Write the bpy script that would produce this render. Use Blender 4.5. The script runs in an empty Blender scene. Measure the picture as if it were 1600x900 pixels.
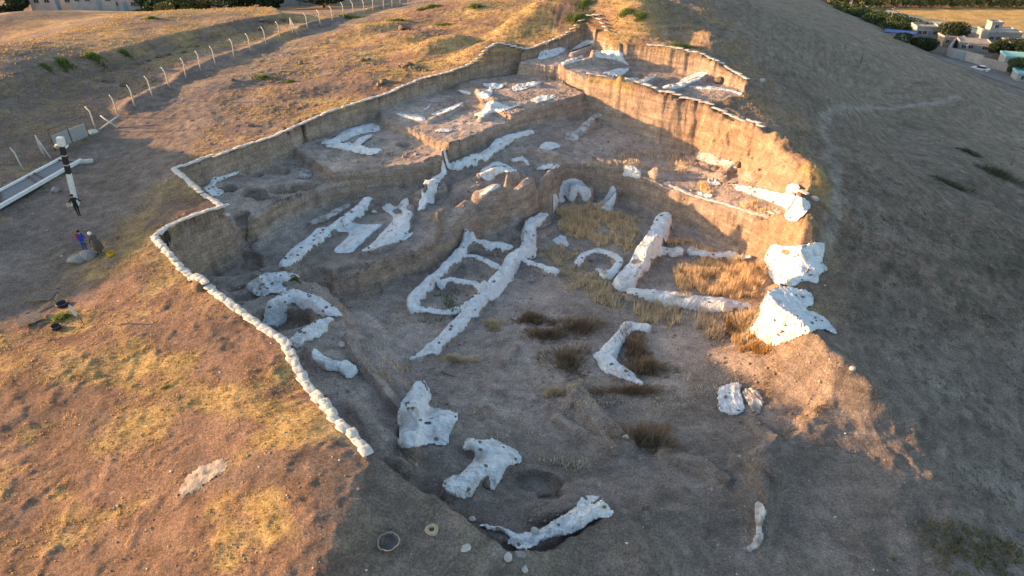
import bpy, bmesh, math, random
import numpy as np
from mathutils import Vector, Matrix
R = math.radians
random.seed(7); rng = np.random.default_rng(7)
scene = bpy.context.scene
COL = scene.collection

# ------------------------------------------------------------------ camera
CAMZ = 22.0; PITCH = R(33.0); F = 1067.0
cp, sp = math.cos(PITCH), math.sin(PITCH)
def ray(u, v):
    xc = (np.asarray(u, float)-800)/F; yc = (450-np.asarray(v, float))/F
    return xc, cp+yc*sp, -sp+yc*cp
def W(u, v, z):
    dx, dy, dz = ray(u, v); t = (z-CAMZ)/dz
    return dx*t, dy*t
cam_d = bpy.data.cameras.new('camera'); cam = bpy.data.objects.new('camera', cam_d); COL.objects.link(cam)
cam.location = (0, 0, CAMZ); cam.rotation_euler = (R(90)-PITCH, 0, 0)
cam_d.sensor_width = 36; cam_d.lens = F/1600*36; cam_d.clip_end = 20000; cam_d.clip_start = 0.3
scene.camera = cam

# ------------------------------------------------------------------ noise
def _h(ix, iy, s):
    n = (ix.astype(np.int64)*374761393 + iy.astype(np.int64)*668265263 + s*1274126177) & 0xffffffff
    n = ((n ^ (n >> 13))*1274126177) & 0xffffffff
    n = (n ^ (n >> 16)) & 0xffff
    return n/65535.0
def vn(x, y, s=0):
    ix = np.floor(x); iy = np.floor(y); fx = x-ix; fy = y-iy
    fx = fx*fx*(3-2*fx); fy = fy*fy*(3-2*fy)
    ix = ix.astype(np.int64); iy = iy.astype(np.int64)
    a = _h(ix, iy, s); b = _h(ix+1, iy, s); c = _h(ix, iy+1, s); d = _h(ix+1, iy+1, s)
    return (a+(b-a)*fx)*(1-fy)+(c+(d-c)*fx)*fy
def fbm(x, y, wl, octv=4, s=0, gain=.5):                 # about -1..1
    r = 0; a = 1; t = 0; f = 1/wl
    for k in range(octv):
        c, q = math.cos(.7*k+s), math.sin(.7*k+s)
        r = r+a*(vn((x*c-y*q)*f, (x*q+y*c)*f, s*17+k)*2-1); t += a; a *= gain; f *= 2.03
    return r/t*1.5
def sst(a, b, x):
    t = np.clip((x-a)/(b-a), 0, 1); return t*t*(3-2*t)

# ------------------------------------------------------------------ base (undug) ground
pix = [ # rim of the dig, left and west
 (275,265,0),(345,320,0),(245,370,0),(300,435,0),(400,500,.1),(440,525,.1),(500,620,.1),(580,710,0),(640,750,-.3),(740,820,-1.1),(800,880,-2.0),
 (500,180,.1),(600,148,.3),(700,115,.6),(820,80,1.6),(915,50,2.5),
 (0,450,-1.3),(140,395,-1.2),(100,470,-1.0),(0,540,-1.1),(0,700,-1.5),(0,900,-2.2),(150,600,-.8),(200,800,-1.2),(400,900,-.6),(400,700,-.1),(300,560,-.3),
 (490,760,.25),(540,820,.1),(450,860,-.2),(600,900,-.9),(700,870,-1.2),(640,810,-.7),
 (200,240,-1.1),(50,300,-1.4),(180,190,-.7),(300,120,-.5),(430,70,-.3),(600,22,-.3),(100,150,-.9),(0,160,.3),(0,100,1.1),(0,25,.9),(200,60,-.1),(200,30,-.1),(400,30,-.8),(300,30,-.6),
 (300,180,-.35),(330,235,-.2),(400,150,-.1),(500,100,.2),(600,60,.5),(600,120,.45),(700,60,1.),(700,20,1.),(800,30,2),(850,15,2.6),(900,30,3),(900,4,3.6),(1000,20,3.5),(1000,55,2.9),(1100,30,2.5),(1100,4,2.8),
 (1010,72,2.5),(1165,125,1.3),(1200,160,-.1),(1180,80,.5),(1150,30,1.6),(1230,170,-1.0),
 (920,115,1.4),(1035,145,1.),(1100,160,.6),(1190,205,0),(1240,240,-1.0),
 (1000,890,-4.2),(870,885,-3.0),(1100,800,-5.0),(1200,860,-5.3),(1250,780,-5.5),(1300,700,-5.4),
]
P = []
for u, v, z in pix:
    x, y = W(u, v, z); P.append((x, y, z))
# shoulder of the mound: (x, y, z); east of it the side falls away
SH = [(19.5,-5,-8),(20,8,-7.4),(20,16,-6.8),(21,22,-6.0),(21.8,28,-5.1),(20.4,34.4,-3.5),(21.6,41.4,-1.9),(25.3,48.4,-1.7),(30,65,-1.8),(30,82,-.4),(30,104,1.6)]
for x, y, z in SH:
    P.append((x, y, z))
    for d, k in ((5,.115),(11,.25),(20,.43),(32,.62),(48,.80),(70,.95)):
        P.append((x+d, y+.1*d, z-k*(20.5+z)))
P += [(38,125,.5),(45,140,-3),(56,152,-7.5),(70,165,-11),(84,180,-15.5),(60,190,-10.5),(80,205,-14.5),(97,236,-18.8),(70,225,-13.5),(40,180,-6.5),(40,230,-10),(60,250,-14),(20,140,-1),(20,170,-4.5),(0,150,-3.0),(0,180,-6),(-25,150,-6),(-60,150,-7),(-95,150,-7.5),(-130,150,-8),(-60,200,-9),(-120,200,-9),(0,240,-12)]
P += [(105,y,-20) for y in range(0,260,26)]+[(140,y,-20) for y in range(0,300,40)]+[(200,y,-20) for y in range(0,400,80)]+[(x,320,-20) for x in (-200,-100,0,80)]
P += [(-48,30,-2),(-75,20,-2.5),(-75,100,-1.2),(-110,100,-2),(-60,-20,-4),(-20,5,-3.2),(-10,-20,-5),(0,5,-4),(10,8,-5.6)]
P = np.array(P)
def mq_fit(P, c=2.5):
    D = np.sqrt((P[:,None,0]-P[None,:,0])**2+(P[:,None,1]-P[None,:,1])**2+c*c)
    n = len(P); A = np.zeros((n+1,n+1)); A[:n,:n] = D-np.eye(n)*.15; A[n,:n] = 1; A[:n,n] = 1
    return np.linalg.solve(A, np.append(P[:,2], 0))
def mq_eval(P, w, x, y, c=2.5):
    r = np.full(x.shape, w[-1])
    for i in range(len(P)):
        r += w[i]*np.sqrt((x-P[i,0])**2+(y-P[i,1])**2+c*c)
    return r
wB = mq_fit(P)
def base(x, y):
    z = mq_eval(P, wB, x, y)
    z = np.maximum(z, -20.3)
    far = sst(180, 300, np.hypot(x*.9, y-40)); z = z*(1-far)+(-20)*far
    z = np.where((x > 90), z+( -20-z)*sst(92, 112, x), z)
    wob = .25*fbm(x, y, 14, 3, 31)
    z = z + 10.2*np.exp(-(((x+80)/15)**2+((y-51)/19)**2)**1.5*(1+wob))          # unseen bank out west, added to cast shade over the path
    return z

# ------------------------------------------------------------------ grid
def grow(a, b, s0, f):
    out = [a]; s = s0
    while out[-1] < b:
        out.append(out[-1]+s); s *= f
    return out
xr = np.arange(-30, 34, .11)
xs = np.array([-v for v in grow(30, 150, .12, 1.014)[::-1]][:-1] + list(xr) + grow(xr[-1]+.11, 170, .12, 1.014))
xs = np.array([-v for v in grow(-xs[0], 4000, 3, 1.25)[::-1]][:-1]+list(xs)+grow(xs[-1]+3, 4000, 4, 1.25))
ys = [12.0]
while ys[-1] < 90: ys.append(ys[-1]+max(.075, .0026*ys[-1]))
ys = grow(-60, 11.7, 1.5, .97)[:-1]+ys if False else list(np.linspace(-60, 11.5, 60))+ys
ys = np.array(ys+grow(ys[-1]+.24, 300, .24, 1.012)); ys = np.array(list(ys)+grow(ys[-1]+4, 5000, 5, 1.25))
GX, GY = np.meshgrid(xs, ys)
def sample(G, x, y):
    x = np.asarray(x, float); y = np.asarray(y, float)
    i = np.clip(np.searchsorted(xs, x)-1, 0, len(xs)-2); j = np.clip(np.searchsorted(ys, y)-1, 0, len(ys)-2)
    fx = np.clip((x-xs[i])/(xs[i+1]-xs[i]), 0, 1); fy = np.clip((y-ys[j])/(ys[j+1]-ys[j]), 0, 1)
    return (G[j,i]*(1-fx)+G[j,i+1]*fx)*(1-fy)+(G[j+1,i]*(1-fx)+G[j+1,i+1]*fx)*fy
def hit(G, u, v, dz=0.0):                                # where the sight line through a photo point meets the ground
    u = np.atleast_1d(np.asarray(u, float)); v = np.atleast_1d(np.asarray(v, float))
    dx, dy, dzz = ray(u, v)
    T = np.concatenate([np.arange(8, 120, .15), np.arange(120, 420, .8)])
    z = CAMZ+dzz[:,None]*T; g = sample(G, dx[:,None]*T, dy[:,None]*T)+dz
    k = np.argmax(z < g, axis=1); k = np.where((z < g).any(1), np.maximum(k,1), len(T)-1)
    a = np.take_along_axis(z-g, k[:,None]-1, 1)[:,0]; b = np.take_along_axis(z-g, k[:,None], 1)[:,0]
    t = T[k-1]+(T[k]-T[k-1])*np.clip(a/np.maximum(a-b, 1e-9), 0, 1)
    return dx*t, dy*t
def inpoly(x, y, poly):
    r = np.zeros(np.shape(x), bool); n = len(poly)
    for i in range(n):
        x1, y1 = poly[i]; x2, y2 = poly[(i+1) % n]
        if y1 == y2: continue
        c = ((y1 > y) != (y2 > y)) & (x < (x2-x1)*(y-y1)/(y2-y1)+x1); r ^= c
    return r
def segdist(x, y, pts, closed=False):
    d = np.full(np.shape(x), 1e9); par = np.zeros(np.shape(x)); n = len(pts)
    L = 0
    for i in range(n if closed else n-1):
        ax, ay = pts[i][:2]; bx, by = pts[(i+1) % n][:2]; ex, ey = bx-ax, by-ay; l2 = ex*ex+ey*ey+1e-9; l = math.sqrt(l2)
        t = np.clip(((x-ax)*ex+(y-ay)*ey)/l2, 0, 1); q = np.hypot(x-ax-t*ex, y-ay-t*ey)
        m = q < d; d = np.where(m, q, d); par = np.where(m, i+t, par); L += l
    return d, par
def window(pts, m):
    a = np.array(pts)[:, :2]; i0, i1 = np.searchsorted(xs, [a[:,0].min()-m, a[:,0].max()+m]); j0, j1 = np.searchsorted(ys, [a[:,1].min()-m, a[:,1].max()+m])
    return (slice(max(j0-1,0), j1+1), slice(max(i0-1,0), i1+1))

G = base(GX, GY)
G += .16*fbm(GX, GY, 9, 3, 3)*sst(0, 12, np.abs(GX)+np.abs(GY-40)*0+4)
# berm under the far fence and the bank beyond the track
fp_ = [tuple(float(q[0]) for q in hit(G, u, v)) for u, v in [(186,184),(239,152),(291,122),(337,102),(392,80),(438,60),(500,40),(553,24),(620,10)]]
dF, parF = segdist(GX, GY, fp_); G += .60*np.exp(-(dF/1.1)**2)*sst(0,.3,parF)
bk_ = [tuple(float(q[0]) for q in hit(G, u, v)) for u, v in [(-60,215),(40,150),(110,118),(160,112),(230,92),(300,70),(380,52),(450,38)]]
dB, parB = segdist(GX, GY, bk_); sideB = inpoly(GX, GY, bk_+[(bk_[-1][0]-30,170),(-130,170),(-130,bk_[0][1])])
G += np.where(sideB, 1.3*sst(0, 2.2, dB)*(1-sst(12, 30, dB)), 0)
# soft hummocks on the hill behind the dig
def bump(u, v, h, r, z=None, ax=1.0, ang=0, G_=None):
    global G
    x, y = hit(G, u, v) if z is None else W(u, v, z); x = float(np.ravel(x)[0]); y = float(np.ravel(y)[0])
    w = window([(x, y)], r*max(1,ax)*2.6); X, Y = GX[w]-x, GY[w]-y
    c, s = math.cos(ang), math.sin(ang); A = (X*c+Y*s)/(r*ax); B = (-X*s+Y*c)/r
    G[w] += h*np.exp(-(A*A+B*B)**1.3)
for u, v, h, r, ax, ang in [(690,75,.9,2.6,1.6,.6),(760,85,.9,2.4,1.5,.5),(600,45,.5,3,2,.4),(640,60,.5,3,1.5,.2),(540,55,.35,3,2,.3),(820,50,.7,2.5,2,.6),(700,18,.8,4,2,0),(860,32,1.1,3.2,2,.3),(930,22,1.1,3.5,2,0),(990,32,1.0,3,1.6,-.4),(1050,30,1.1,2.8,1.8,-.6),(1090,62,.9,2.0,1.4,-.5),(1110,75,.8,1.8,1,-.5),(1000,45,.8,2.2,1.6,-.3),(960,10,1.0,4,2,0),(1140,20,.8,4,2,-.7),(450,45,.3,3,2,.3),
    (400,120,.3,3,2,.6),(470,140,.25,2.5,2,.6),(350,100,.3,4,2,.6),(260,150,.3,4,2,.6),
    (1395,195,-1.2,7,2,1.2),(1470,150,1.5,5,1.2,0),(1480,260,.8,5,2,1.2),(1350,140,-.8,7,2,1.2)]:
    bump(u, v, h*(1.5 if h > 0 and v < 100 else 1.2), r, None, ax, ang)

WALL = np.zeros_like(G)                                    # how much a spot is cut face
DUG = np.zeros_like(G); RK = np.zeros_like(G)
def wxy(pts, z=None):
    return [tuple(float(q) for q in W(p[0], p[1], p[2] if len(p) > 2 else z)) for p in pts]
def dig(outline, floor, batter=.5, rough=.35, seed=1, only=None):
    """outline: rim points (u, v, z of the rim); floor: (u, v, z) points of the new surface"""
    global G
    poly = wxy(outline); w = window(poly, 2.5)
    X, Y = GX[w], GY[w]
    ins = inpoly(X, Y, poly); d, _ = segdist(X, Y, poly, True); sd = np.where(ins, d, -d)
    sd = sd+rough*fbm(X, Y, 2.2, 4, seed)+.10*fbm(X, Y, .5, 2, seed+5)
    fp = np.array([(*W(u, v, z), z) for u, v, z in floor])
    if len(fp) > 3:
        ww = mq_fit(fp, 1.0); Z = mq_eval(fp, ww, X, Y, 1.0); Z = np.clip(Z, fp[:,2].min()-.3, fp[:,2].max()+.3)
    else: Z = np.full(X.shape, fp[:,2].mean())
    if seed == 1: batter = batter+1.5*np.exp(-(segdist(X, Y, wxy([(1060,150,.8),(1100,162,.6),(1190,207,0),(1245,268,-.5)]))[0]/2.6)**2)
    old = G[w]
    def cut(a): t = np.clip(a/batter, 0, 1); return np.where(t < .12, t*2.2, 1-(1-t)**2.1*(1-.264)/(.88**2.1))
    k = np.where(Z > old+.05, 1-cut(-sd), cut(sd)) if True else 0
    new = old+(Z-old)*k
    WALL[w] = np.maximum(WALL[w]*(1-k), np.where(np.abs(Z-old) > .5, 4*k*(1-k), 0)); DUG[w] = np.maximum(DUG[w], k)
    G[w] = new

# --- the dig, from the outside in (heights in metres; the west rim is 0)
# whole hollow: mid level
dig([(275,265,0),(350,322,0),(245,370,0),(300,435,0),(400,500,.1),(440,525,.1),(500,620,.1),(582,712,0),(625,745,-.3),(700,790,-.9),(745,825,-1.3),(790,868,-2.2),(850,870,-3),(965,812,-4.3),
     (1100,800,-5),(1200,730,-5.3),(1290,640,-5.6),(1255,590,-5.6),(1175,535,-6),(1190,470,-5),(1195,410,-4),(1262,310,-2),(1245,268,-.5),(1190,207,0),(1100,162,.6),(1035,147,1.),(920,118,1.4),(915,52,2.5),(820,82,1.6),(700,117,.6),(500,182,.1)],
    [(300,285,-1.6),(330,295,-1.8),(450,270,-2.9),(400,315,-2.4),(365,330,-2.1),(480,285,-2.9),(350,400,-4.2),(450,420,-4.4),(540,400,-4.5),(620,330,-4.4),(700,270,-3.4),(740,238,-2.7),(778,224,-2.5),(830,206,-2.2),(905,190,-2.6),(800,245,-3.0),(1000,230,-4),(1150,250,-4),(1232,292,-3.0),(1262,318,-2.2),(1240,330,-2.8),(800,272,-3.6),(900,262,-3.8),(1000,290,-4.1),(1100,300,-4.1),
     (420,460,-4.2),(480,520,-3.6),(520,580,-3.4),(560,620,-3.6),(600,650,-4.0),(640,700,-3.9),(700,740,-4.0),(780,800,-4.0),(860,760,-4.9),(900,790,-4.8),(960,780,-4.8),
     (700,600,-6.0),(800,560,-6.2),(900,500,-6.3),(1000,550,-6.2),(1100,560,-6.1),(800,680,-5.6),(900,680,-5.6),(1000,700,-5.4),(1100,700,-5.4),(1200,640,-5.7),(1180,560,-6.1)],
    batter=.9, rough=.13, seed=1)
dig([(275,265,0),(350,322,0),(365,338,-2),(395,348,-2.5),(430,328,-2.8),(482,305,-2.9),(560,288,-3),(600,276,-3),(522,262,-2.5),(475,224,-2.5),(465,200,0),(340,244,0)],
    [(300,285,-1.6),(365,330,-2.1),(400,265,-2.3),(450,270,-2.7),(480,290,-2.8),(560,280,-2.9),(340,300,-1.9)], batter=.45, rough=.12, seed=8)
dig([(245,372,0),(300,345,0),(352,327,-.5),(372,342,-2.2),(395,346,-2.5),(430,326,-2.8),(482,303,-2.9),(560,286,-3.0),(600,290,-3.1),(640,300,-3.4),(700,330,-4),(660,400,-4.3),(560,440,-4.4),(430,470,-4.2),(330,450,-3.8),(265,400,-2)],
    [(330,380,-4.2),(350,400,-4.3),(450,400,-4.4),(540,400,-4.5),(600,340,-4.4),(400,450,-4.2),(640,340,-4.3)], batter=.5, rough=.2, seed=7)
# lower court
dig([(655,392,-4.5),(740,340,-4.3),(800,318,-4.1),(850,290,-3.9),(885,262,-3.9),(930,262,-4),(985,275,-4.1),(1040,292,-4.1),(1120,322,-4.0),(1180,340,-3.6),(1240,358,-3.0),(1235,420,-5.5),(1230,500,-6),(1150,545,-6.2),(1000,600,-6.2),(800,640,-6),(690,640,-5.8),(640,590,-4.5),(600,545,-4.3),(535,512,-4.2),(530,470,-4.3),(480,430,-4.4),(560,425,-4.5)],
    [(560,470,-5.9),(640,440,-6.3),(700,380,-6.5),(800,350,-6.6),(900,330,-6.7),(1000,350,-6.9),(1100,400,-6.9),(1180,430,-6.7),(900,420,-6.7),(1000,470,-6.6),(1150,500,-6.4),(700,520,-6.3),(800,480,-6.5),(900,550,-6.3),(700,600,-6.1),(800,620,-6.1),(1000,580,-6.2)],
    batter=.85, rough=.3, seed=2)
# north-west terraces
dig([(449,204,.0),(600,148,.3),(700,115,.6),(820,80,1.6),(805,88,1.5),(812,98,.9),(872,106,.9),(914,124,.9),(912,150,-1.2),(760,200,-1.2),(700,224,-1.3),(690,250,-1.8),(600,262,-1.8),(522,268,-1.8),(450,226,-1.8)],
    [(470,228,-1.7),(520,260,-1.8),(560,210,-1.8),(640,240,-1.8),(600,225,-1.8)], batter=.5, rough=.15, seed=3)
dig([(590,150,.3),(700,115,.6),(820,80,1.6),(805,88,1.5),(812,98,.9),(872,106,.9),(914,124,.9),(912,152,-1.1),(762,202,-1.1),(702,228,-1.1),(660,210,-1.1),(600,190,-1.1)],
    [(620,185,-1.1),(700,200,-1.1),(750,160,-1.0),(850,150,-1.0)], batter=.35, rough=.15, seed=4)
dig([(715,142,-.9),(745,150,-.9),(760,172,-.9),(800,184,-.9),(908,154,-.9),(914,124,.9),(872,106,.9),(812,98,.9),(805,88,1.5),(750,101,1.1),(715,113,.7)],
    [(760,140,-.5),(850,130,-.5),(800,160,-.5),(870,150,-.5)], batter=.4, rough=.1, seed=5)
# north-east upper court on the hilltop
dig([(815,86,1.6),(870,66,2.1),(915,52,2.5),(946,62,2.5),(960,72,2.3),(1010,76,2.3),(1090,92,1.9),(1166,128,1.2),(1160,150,.5),(1120,158,.6),(1035,146,.9),(925,118,1.2),(872,104,.9),(812,98,.9)],
    [(870,85,.9),(930,100,.9),(1000,125,.1),(1080,130,.2),(1130,145,.4),(960,128,.4),(880,98,.9),(1000,100,.2)], batter=.5, rough=.12, seed=6)

def ridge(pts, h, w, hp=0.0, flat=.45, seed=1, ends=True, label=''):
    """a wall stub: pts are photo points of its top line, h its height above the ground, w its width"""
    global G
    pts = [p if len(p) > 2 else (p[0], p[1], h) for p in pts]
    xy = []
    for p in pts:
        x, y = hit(G, p[0], p[1], p[2]); xy.append((float(x[0]), float(y[0])))
    wd = window(xy, w+1.5); X, Y = GX[wd], GY[wd]
    d, par = segdist(X, Y, xy); hh = np.interp(par, range(len(pts)), [p[2] for p in pts])
    d = d+.06*fbm(X, Y, 1.2, 3, seed)
    k = 1-sst(w*flat, w*flat+.28, d)
    G[wd] += hh*k*(1+.12*fbm(X, Y, .9, 2, seed+3))
    if not label: RK[wd] = np.maximum(RK[wd], k)
    XYS[label] = xy
    return xy
XYS = {}
def hole(u, v, r, depth, ax=1.0, lip=0, sharp=.16, ang=0):
    global G
    x, y = hit(G, u, v); x = float(x[0]); y = float(y[0])
    w = window([(x, y)], r*ax+1.2); X, Y = GX[w]-x, GY[w]-y
    c, s = math.cos(ang), math.sin(ang); X, Y = X*c+Y*s, -X*s+Y*c
    d = np.hypot(X/ax, Y)/r+.10*fbm(GX[w], GY[w], .9, 2, int(u))
    k = 1-sst(1-sharp, 1+sharp*.3, d)
    k = k*sst(.6, .9, DUG[w]); G[w] -= depth*k; WALL[w] = np.maximum(WALL[w], 2.5*k*(1-k))
G0 = G.copy()
# knolls and eroded baulks
for a in [(745,300,1.0,1.6,1.6,.3),(800,285,.8,1.5,1.3,0),(775,330,.9,1.3,1.2,.5),(700,335,.5,2.2,1.4,.6),(830,300,.6,1.3,1.2,0),(660,360,.4,1.6,1.6,.6),(760,262,.6,1.6,2.0,.2),(690,262,.5,1.2,2,.8),
          (870,250,.6,1.4,1.8,.1),(815,250,.5,1.0,1.2,0),(950,265,.3,1.2,2,-.5),
          (560,520,.5,1.6,1.8,-.8),(600,560,.4,1.3,1.8,-.9),(530,560,.3,1.0,1,0),(485,560,.9,.5,1,0),(590,690,.7,.9,1.6,-.8),(560,650,.6,.6,1.6,-.9),(630,735,.6,.5,1.6,-.6),
          (1215,235,1.1,1.6,1.6,-.6),(1245,265,1.3,1.3,1.3,-.7),(1270,285,1.3,1.0,1.3,-.8),(1300,300,.5,1.2,1.4,-.8),
          (1240,560,.8,1.6,1.6,-.5),(1290,575,.9,1.3,1.8,-.6),(1330,600,.8,1.0,1.8,-.6),(1370,622,.5,.8,1.5,-.6),(1180,560,.3,1.6,1.5,0),
          (990,265,.7,.7,1.3,0),(1025,278,.7,.6,1,0),(1220,370,1.0,1.3,1.5,-.5),(1260,370,1.4,1.2,1.2,-.5),(1245,300,.5,1.,1,0),
          (840,310,-.5,1.3,1,0),(1195,740,.5,.9,1.4,1.2),(1200,700,.4,.8,1.3,.6),(1185,790,.35,.8,1.6,1.2),(900,640,.35,1.3,1.6,-.9),(960,680,.35,1.1,1.4,-.4),
          (980,850,.35,1.2,2.4,-.9),(1010,880,.3,.9,2.4,-.9),(880,800,.5,1.2,1.6,.6),(1150,240,.4,1.0,1.6,-.4)]:
    bump(*a[:4], None, *a[4:])
# cloth covered walls: (label, centre line (u, v, half width of the cloth in m, wall height), dusty, stones)
STRIPS = [
 ('longest white cloth, along the main wall of the lower court, with a pointed tail', [(852,336,.35,.9),(828,348,.6,1.0),(826,384,.7,.9),(800,402,.65,.8),(785,425,.68,.8),(762,450,.68,.75),(735,482,.55,.65),(705,515,.5,.5),(675,545,.5,.35),(642,561,.12,.05)], 0, 20),
 ('white cloth over the left outer wall of the small cells, curving at its near end', [(733,373,.4,.75),(700,412,.4,.75),(672,437,.42,.75),(645,462,.5,.7),(645,478,.45,.6),(675,486,.32,.5),(700,488,.28,.45),(722,480,.3,.45)], 0, 3),
 ('smooth white cloth over the back wall of the small cells', [(742,376,.42,.75),(795,385,.42,.75)], 0, 1),
 ('thin curved white cloth on the upper partition between the small cells', [(722,398,.2,.5),(742,401,.24,.4),(762,408,.28,.5),(776,414,.3,.5)], 0, 0),
 ('white cloth with a flared end on the lower partition between the small cells', [(690,441,.4,.5),(704,437,.22,.45),(722,440,.24,.45),(742,442,.24,.5),(755,442,.25,.5)], 0, 0),
 ('short white cloth roll branching right off the main wall sheet', [(815,401,.3,.5),(840,415,.32,.5),(868,423,.32,.5)], 0, 1),
 ('white cloth laid in an open ring around a pit of dry grass', [(903,411,.30,.5),(912,397,.30,.5),(935,391,.28,.5),(960,398,.25,.5),(969,408,.28,.5),(960,423,.36,.5),(946,428,.36,.45),(934,422,.15,.3)], 0, 2),
 ('broad white cloth with soil openings, on the thick wall between two grassy courts', [(1038,336,.9,1.4),(1026,362,.85,1.25),(1005,392,.8,1.0),(995,412,.8,.9),(975,436,.85,.7)], 0, 12),
 ('white cloth arm running right from the thick wall to a heap of soil', [(1010,389,.4,.6),(1030,388,.42,.6),(1060,391,.42,.55)], 0, 3),
 ('white cloth behind the bright golden grass, lying over the low back wall', [(1083,391,.45,.5),(1110,399,.45,.5),(1140,396,.6,.5),(1168,402,.3,.3)], 0, 3),
 ('long straight white cloth in front of the bright golden grass', [(988,456,.4,.7),(1020,456,.6,.8),(1080,465,.6,.8),(1130,472,.55,.75),(1168,478,.35,.5)], 0, 4),
 ('white cloth bent like an L beside dark brown shrubs in the open court', [(1008,511,.5,.2),(985,508,.55,.22),(970,525,.45,.22),(945,555,.7,.25),(958,572,.6,.25),(978,586,.4,.2),(1003,601,.12,.1)], 0, 3),
 ('white cloth arching around the back of a dark pit under the west rim', [(402,487,.35,.4),(435,468,.5,.55),(455,456,.45,.55),(485,465,.6,.55),(518,486,.45,.45),(530,494,.2,.2)], 0, 16),
 ('white cloth on the near side of the dark pit under the west rim', [(512,502,.4,.4),(488,513,.55,.45),(462,530,.5,.4)], 0, 8),
 ('long white cloth roll on the low wall of the middle terrace', [(576,312,.4,.6),(560,325,.55,.6),(540,342,.5,.6),(518,356,.4,.5)], 0, 3),
 ('lumpy white cloth with many stones, at the lower left end of the middle terrace', [(502,360,.6,.6),(482,380,.6,.65),(462,392,.65,.65),(448,410,.5,.6)], 0, 14),
 ('dusty grey cloth with dark stones behind the long roll on the middle terrace', [(541,323,.3,.2),(515,336,.5,.3),(488,348,.45,.25)], 1, 3),
 ('spindle shaped white cloth with a dark opening, on an upright wall stub', [(694,272,.25,.3),(682,280,.35,.5),(672,295,.7,.7),(664,312,.6,.65),(658,326,.3,.3)], 0, 3),
 ('white cloth in four folds along the winding wall in the middle of the dig', [(698,261,.3,.3),(718,255,.6,.5),(742,245,.6,.55),(758,243,.5,.5),(778,222,.65,.5),(795,215,.5,.45),(828,207,.4,.3)], 0, 9),
]
for k, (lab, pts, du, ns) in enumerate(STRIPS):
    ridge([(p[0], p[1], p[3]) for p in pts], 0, np.mean([p[2] for p in pts])*1.3, seed=k+3, label=lab)
# bare mudbrick wall stubs, kerbs and ledges
for a in [([(895,291,1.5),(922,292,1.6)],0,.5),([(962,300,1.4),(944,322,.3)],0,.4),([(640,322,.5),(628,350,.6),(585,385,.4)],0,.8),([(590,350),(548,385)],.25,.9),([(750,270,.5),(775,262,.7),(805,268,.5)],0,.6),([(925,185,.5),(905,205,.4)],0,.6),
          ([(395,440,.4),(430,430,.5),(455,436,.4)],0,.8),([(490,560),(545,575)],.4,.4),([(655,600,.8),(640,690,.7)],0,.7),([(655,650),(705,655)],.5,.7),([(740,690,.8),(790,715,.6),(700,765,.6)],0,.6),([(940,785,1.0),(890,815,.9),(830,845,.4),(760,825,.3)],0,.6),
          ([(560,200,.35),(515,222,.35),(600,238,.25)],0,.6),([(590,215),(560,228)],.25,.4),([(620,180),(668,187),(722,165)],.3,.5),([(745,140),(775,155),(752,182)],.4,.5),([(775,158),(840,160)],.4,.5),([(772,130),(840,132)],.3,.5),
          ([(878,100),(932,90)],.5,.6),([(930,78,.9),(975,88,.9)],0,.8),([(895,82,.7),(925,68,.7)],0,.6),([(1108,115),(1065,132),(1040,138)],.45,.7),([(1070,132),(1150,142)],.25,.5),([(970,120),(1015,123)],.4,.5),([(1010,128),(1025,118)],.4,.4),
          ([(848,82),(885,78)],.2,.8),([(955,98),(1010,100)],.1,.5),
          ([(748,303,1.0),(785,292,1.2)],0,1.2),([(800,303,1.3),(832,288,1.2)],0,1.0),([(690,332,.9),(732,320,1.0)],0,1.0),([(655,302,.7),(690,287,.9)],0,.7),([(850,300,1.0),(868,280,1.0)],0,.8),([(920,262,.6),(960,272,.7)],0,.7),([(560,432,.4),(640,405,.4)],0,.3),([(480,318,.3),(430,340,.3)],0,.5),([(682,578),(702,560),(712,552)],.22,.15),([(755,538),(768,530),(790,528)],.15,.15),([(788,560),(805,540)],.25,.3),([(885,632,.3),(905,595,.3)],0,.25),([(900,600,.4),(925,640,.45),(975,690,.4)],0,1.1),([(870,650,.3),(960,700,.3)],0,.4),
          ([(1040,705,.35),(1100,722,.35),(1130,745,.2)],0,.7),([(1180,655,.3),(1210,680,.35),(1190,700,.3)],0,.5),([(1160,715,.35),(1215,735,.4)],0,.6),([(1190,740,.3),(1205,775,.3),(1190,850,.3)],0,.4),([(800,360,.25),(840,365,.3),(870,352,.2)],0,.7),
          ([(930,352,.15),(985,375,.2)],0,1.2),([(760,600,.2),(830,620,.2)],0,.5),([(640,640,.5),(600,600,.6),(560,560,.6),(545,520,.5)],0,.5),([(310,440,.4),(350,450,.5),(400,430,.5)],0,.6),([(400,380,.3),(440,350,.3)],0,.5),([(900,235,.3),(980,255,.35),(1060,275,.3)],0,.5),
          ([(1060,255,.2),(1130,275,.3)],0,.6),([(985,290,.25),(1030,310,.2)],0,.4),([(840,800,.4),(905,785,.4)],0,.5),([(760,640,.15),(800,700,.2)],0,.6),([(830,232,.4),(870,240,.4)],0,.6)]:
    ridge(a[0], a[1], a[2], seed=len(a[0])+int(a[0][0][0]))
for a in [(352,294,.75,.8,1.3),(397,301,.95,1.0,1.15),(440,296,1.0,1.2,1.3),(472,291,.95,1.1,1.3),(430,267,.95,.6,1.4),(376,335,.7,.9,1),(420,310,.9,.3,1.3),(395,272,.7,.3,1.4),(540,242,1.5,.18,1.2),(632,226,.7,.35,1.1),
          (355,402,2.0,.9,1.4),(495,440,1.0,.6,1.2),(440,497,1.7,1.3,1.2),(838,752,.9,.5,1.5),(858,772,.6,.35,1.1),(985,118,1.2,.5,1.4),(640,665,.7,.3,1),(905,203,.6,.2,1),(1175,388,.9,.3,1.5),(560,430,1.2,.3,1.5),(380,455,1.2,.5,1.2),(1010,180,.6,.15,1)]:
    hole(*a)
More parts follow.
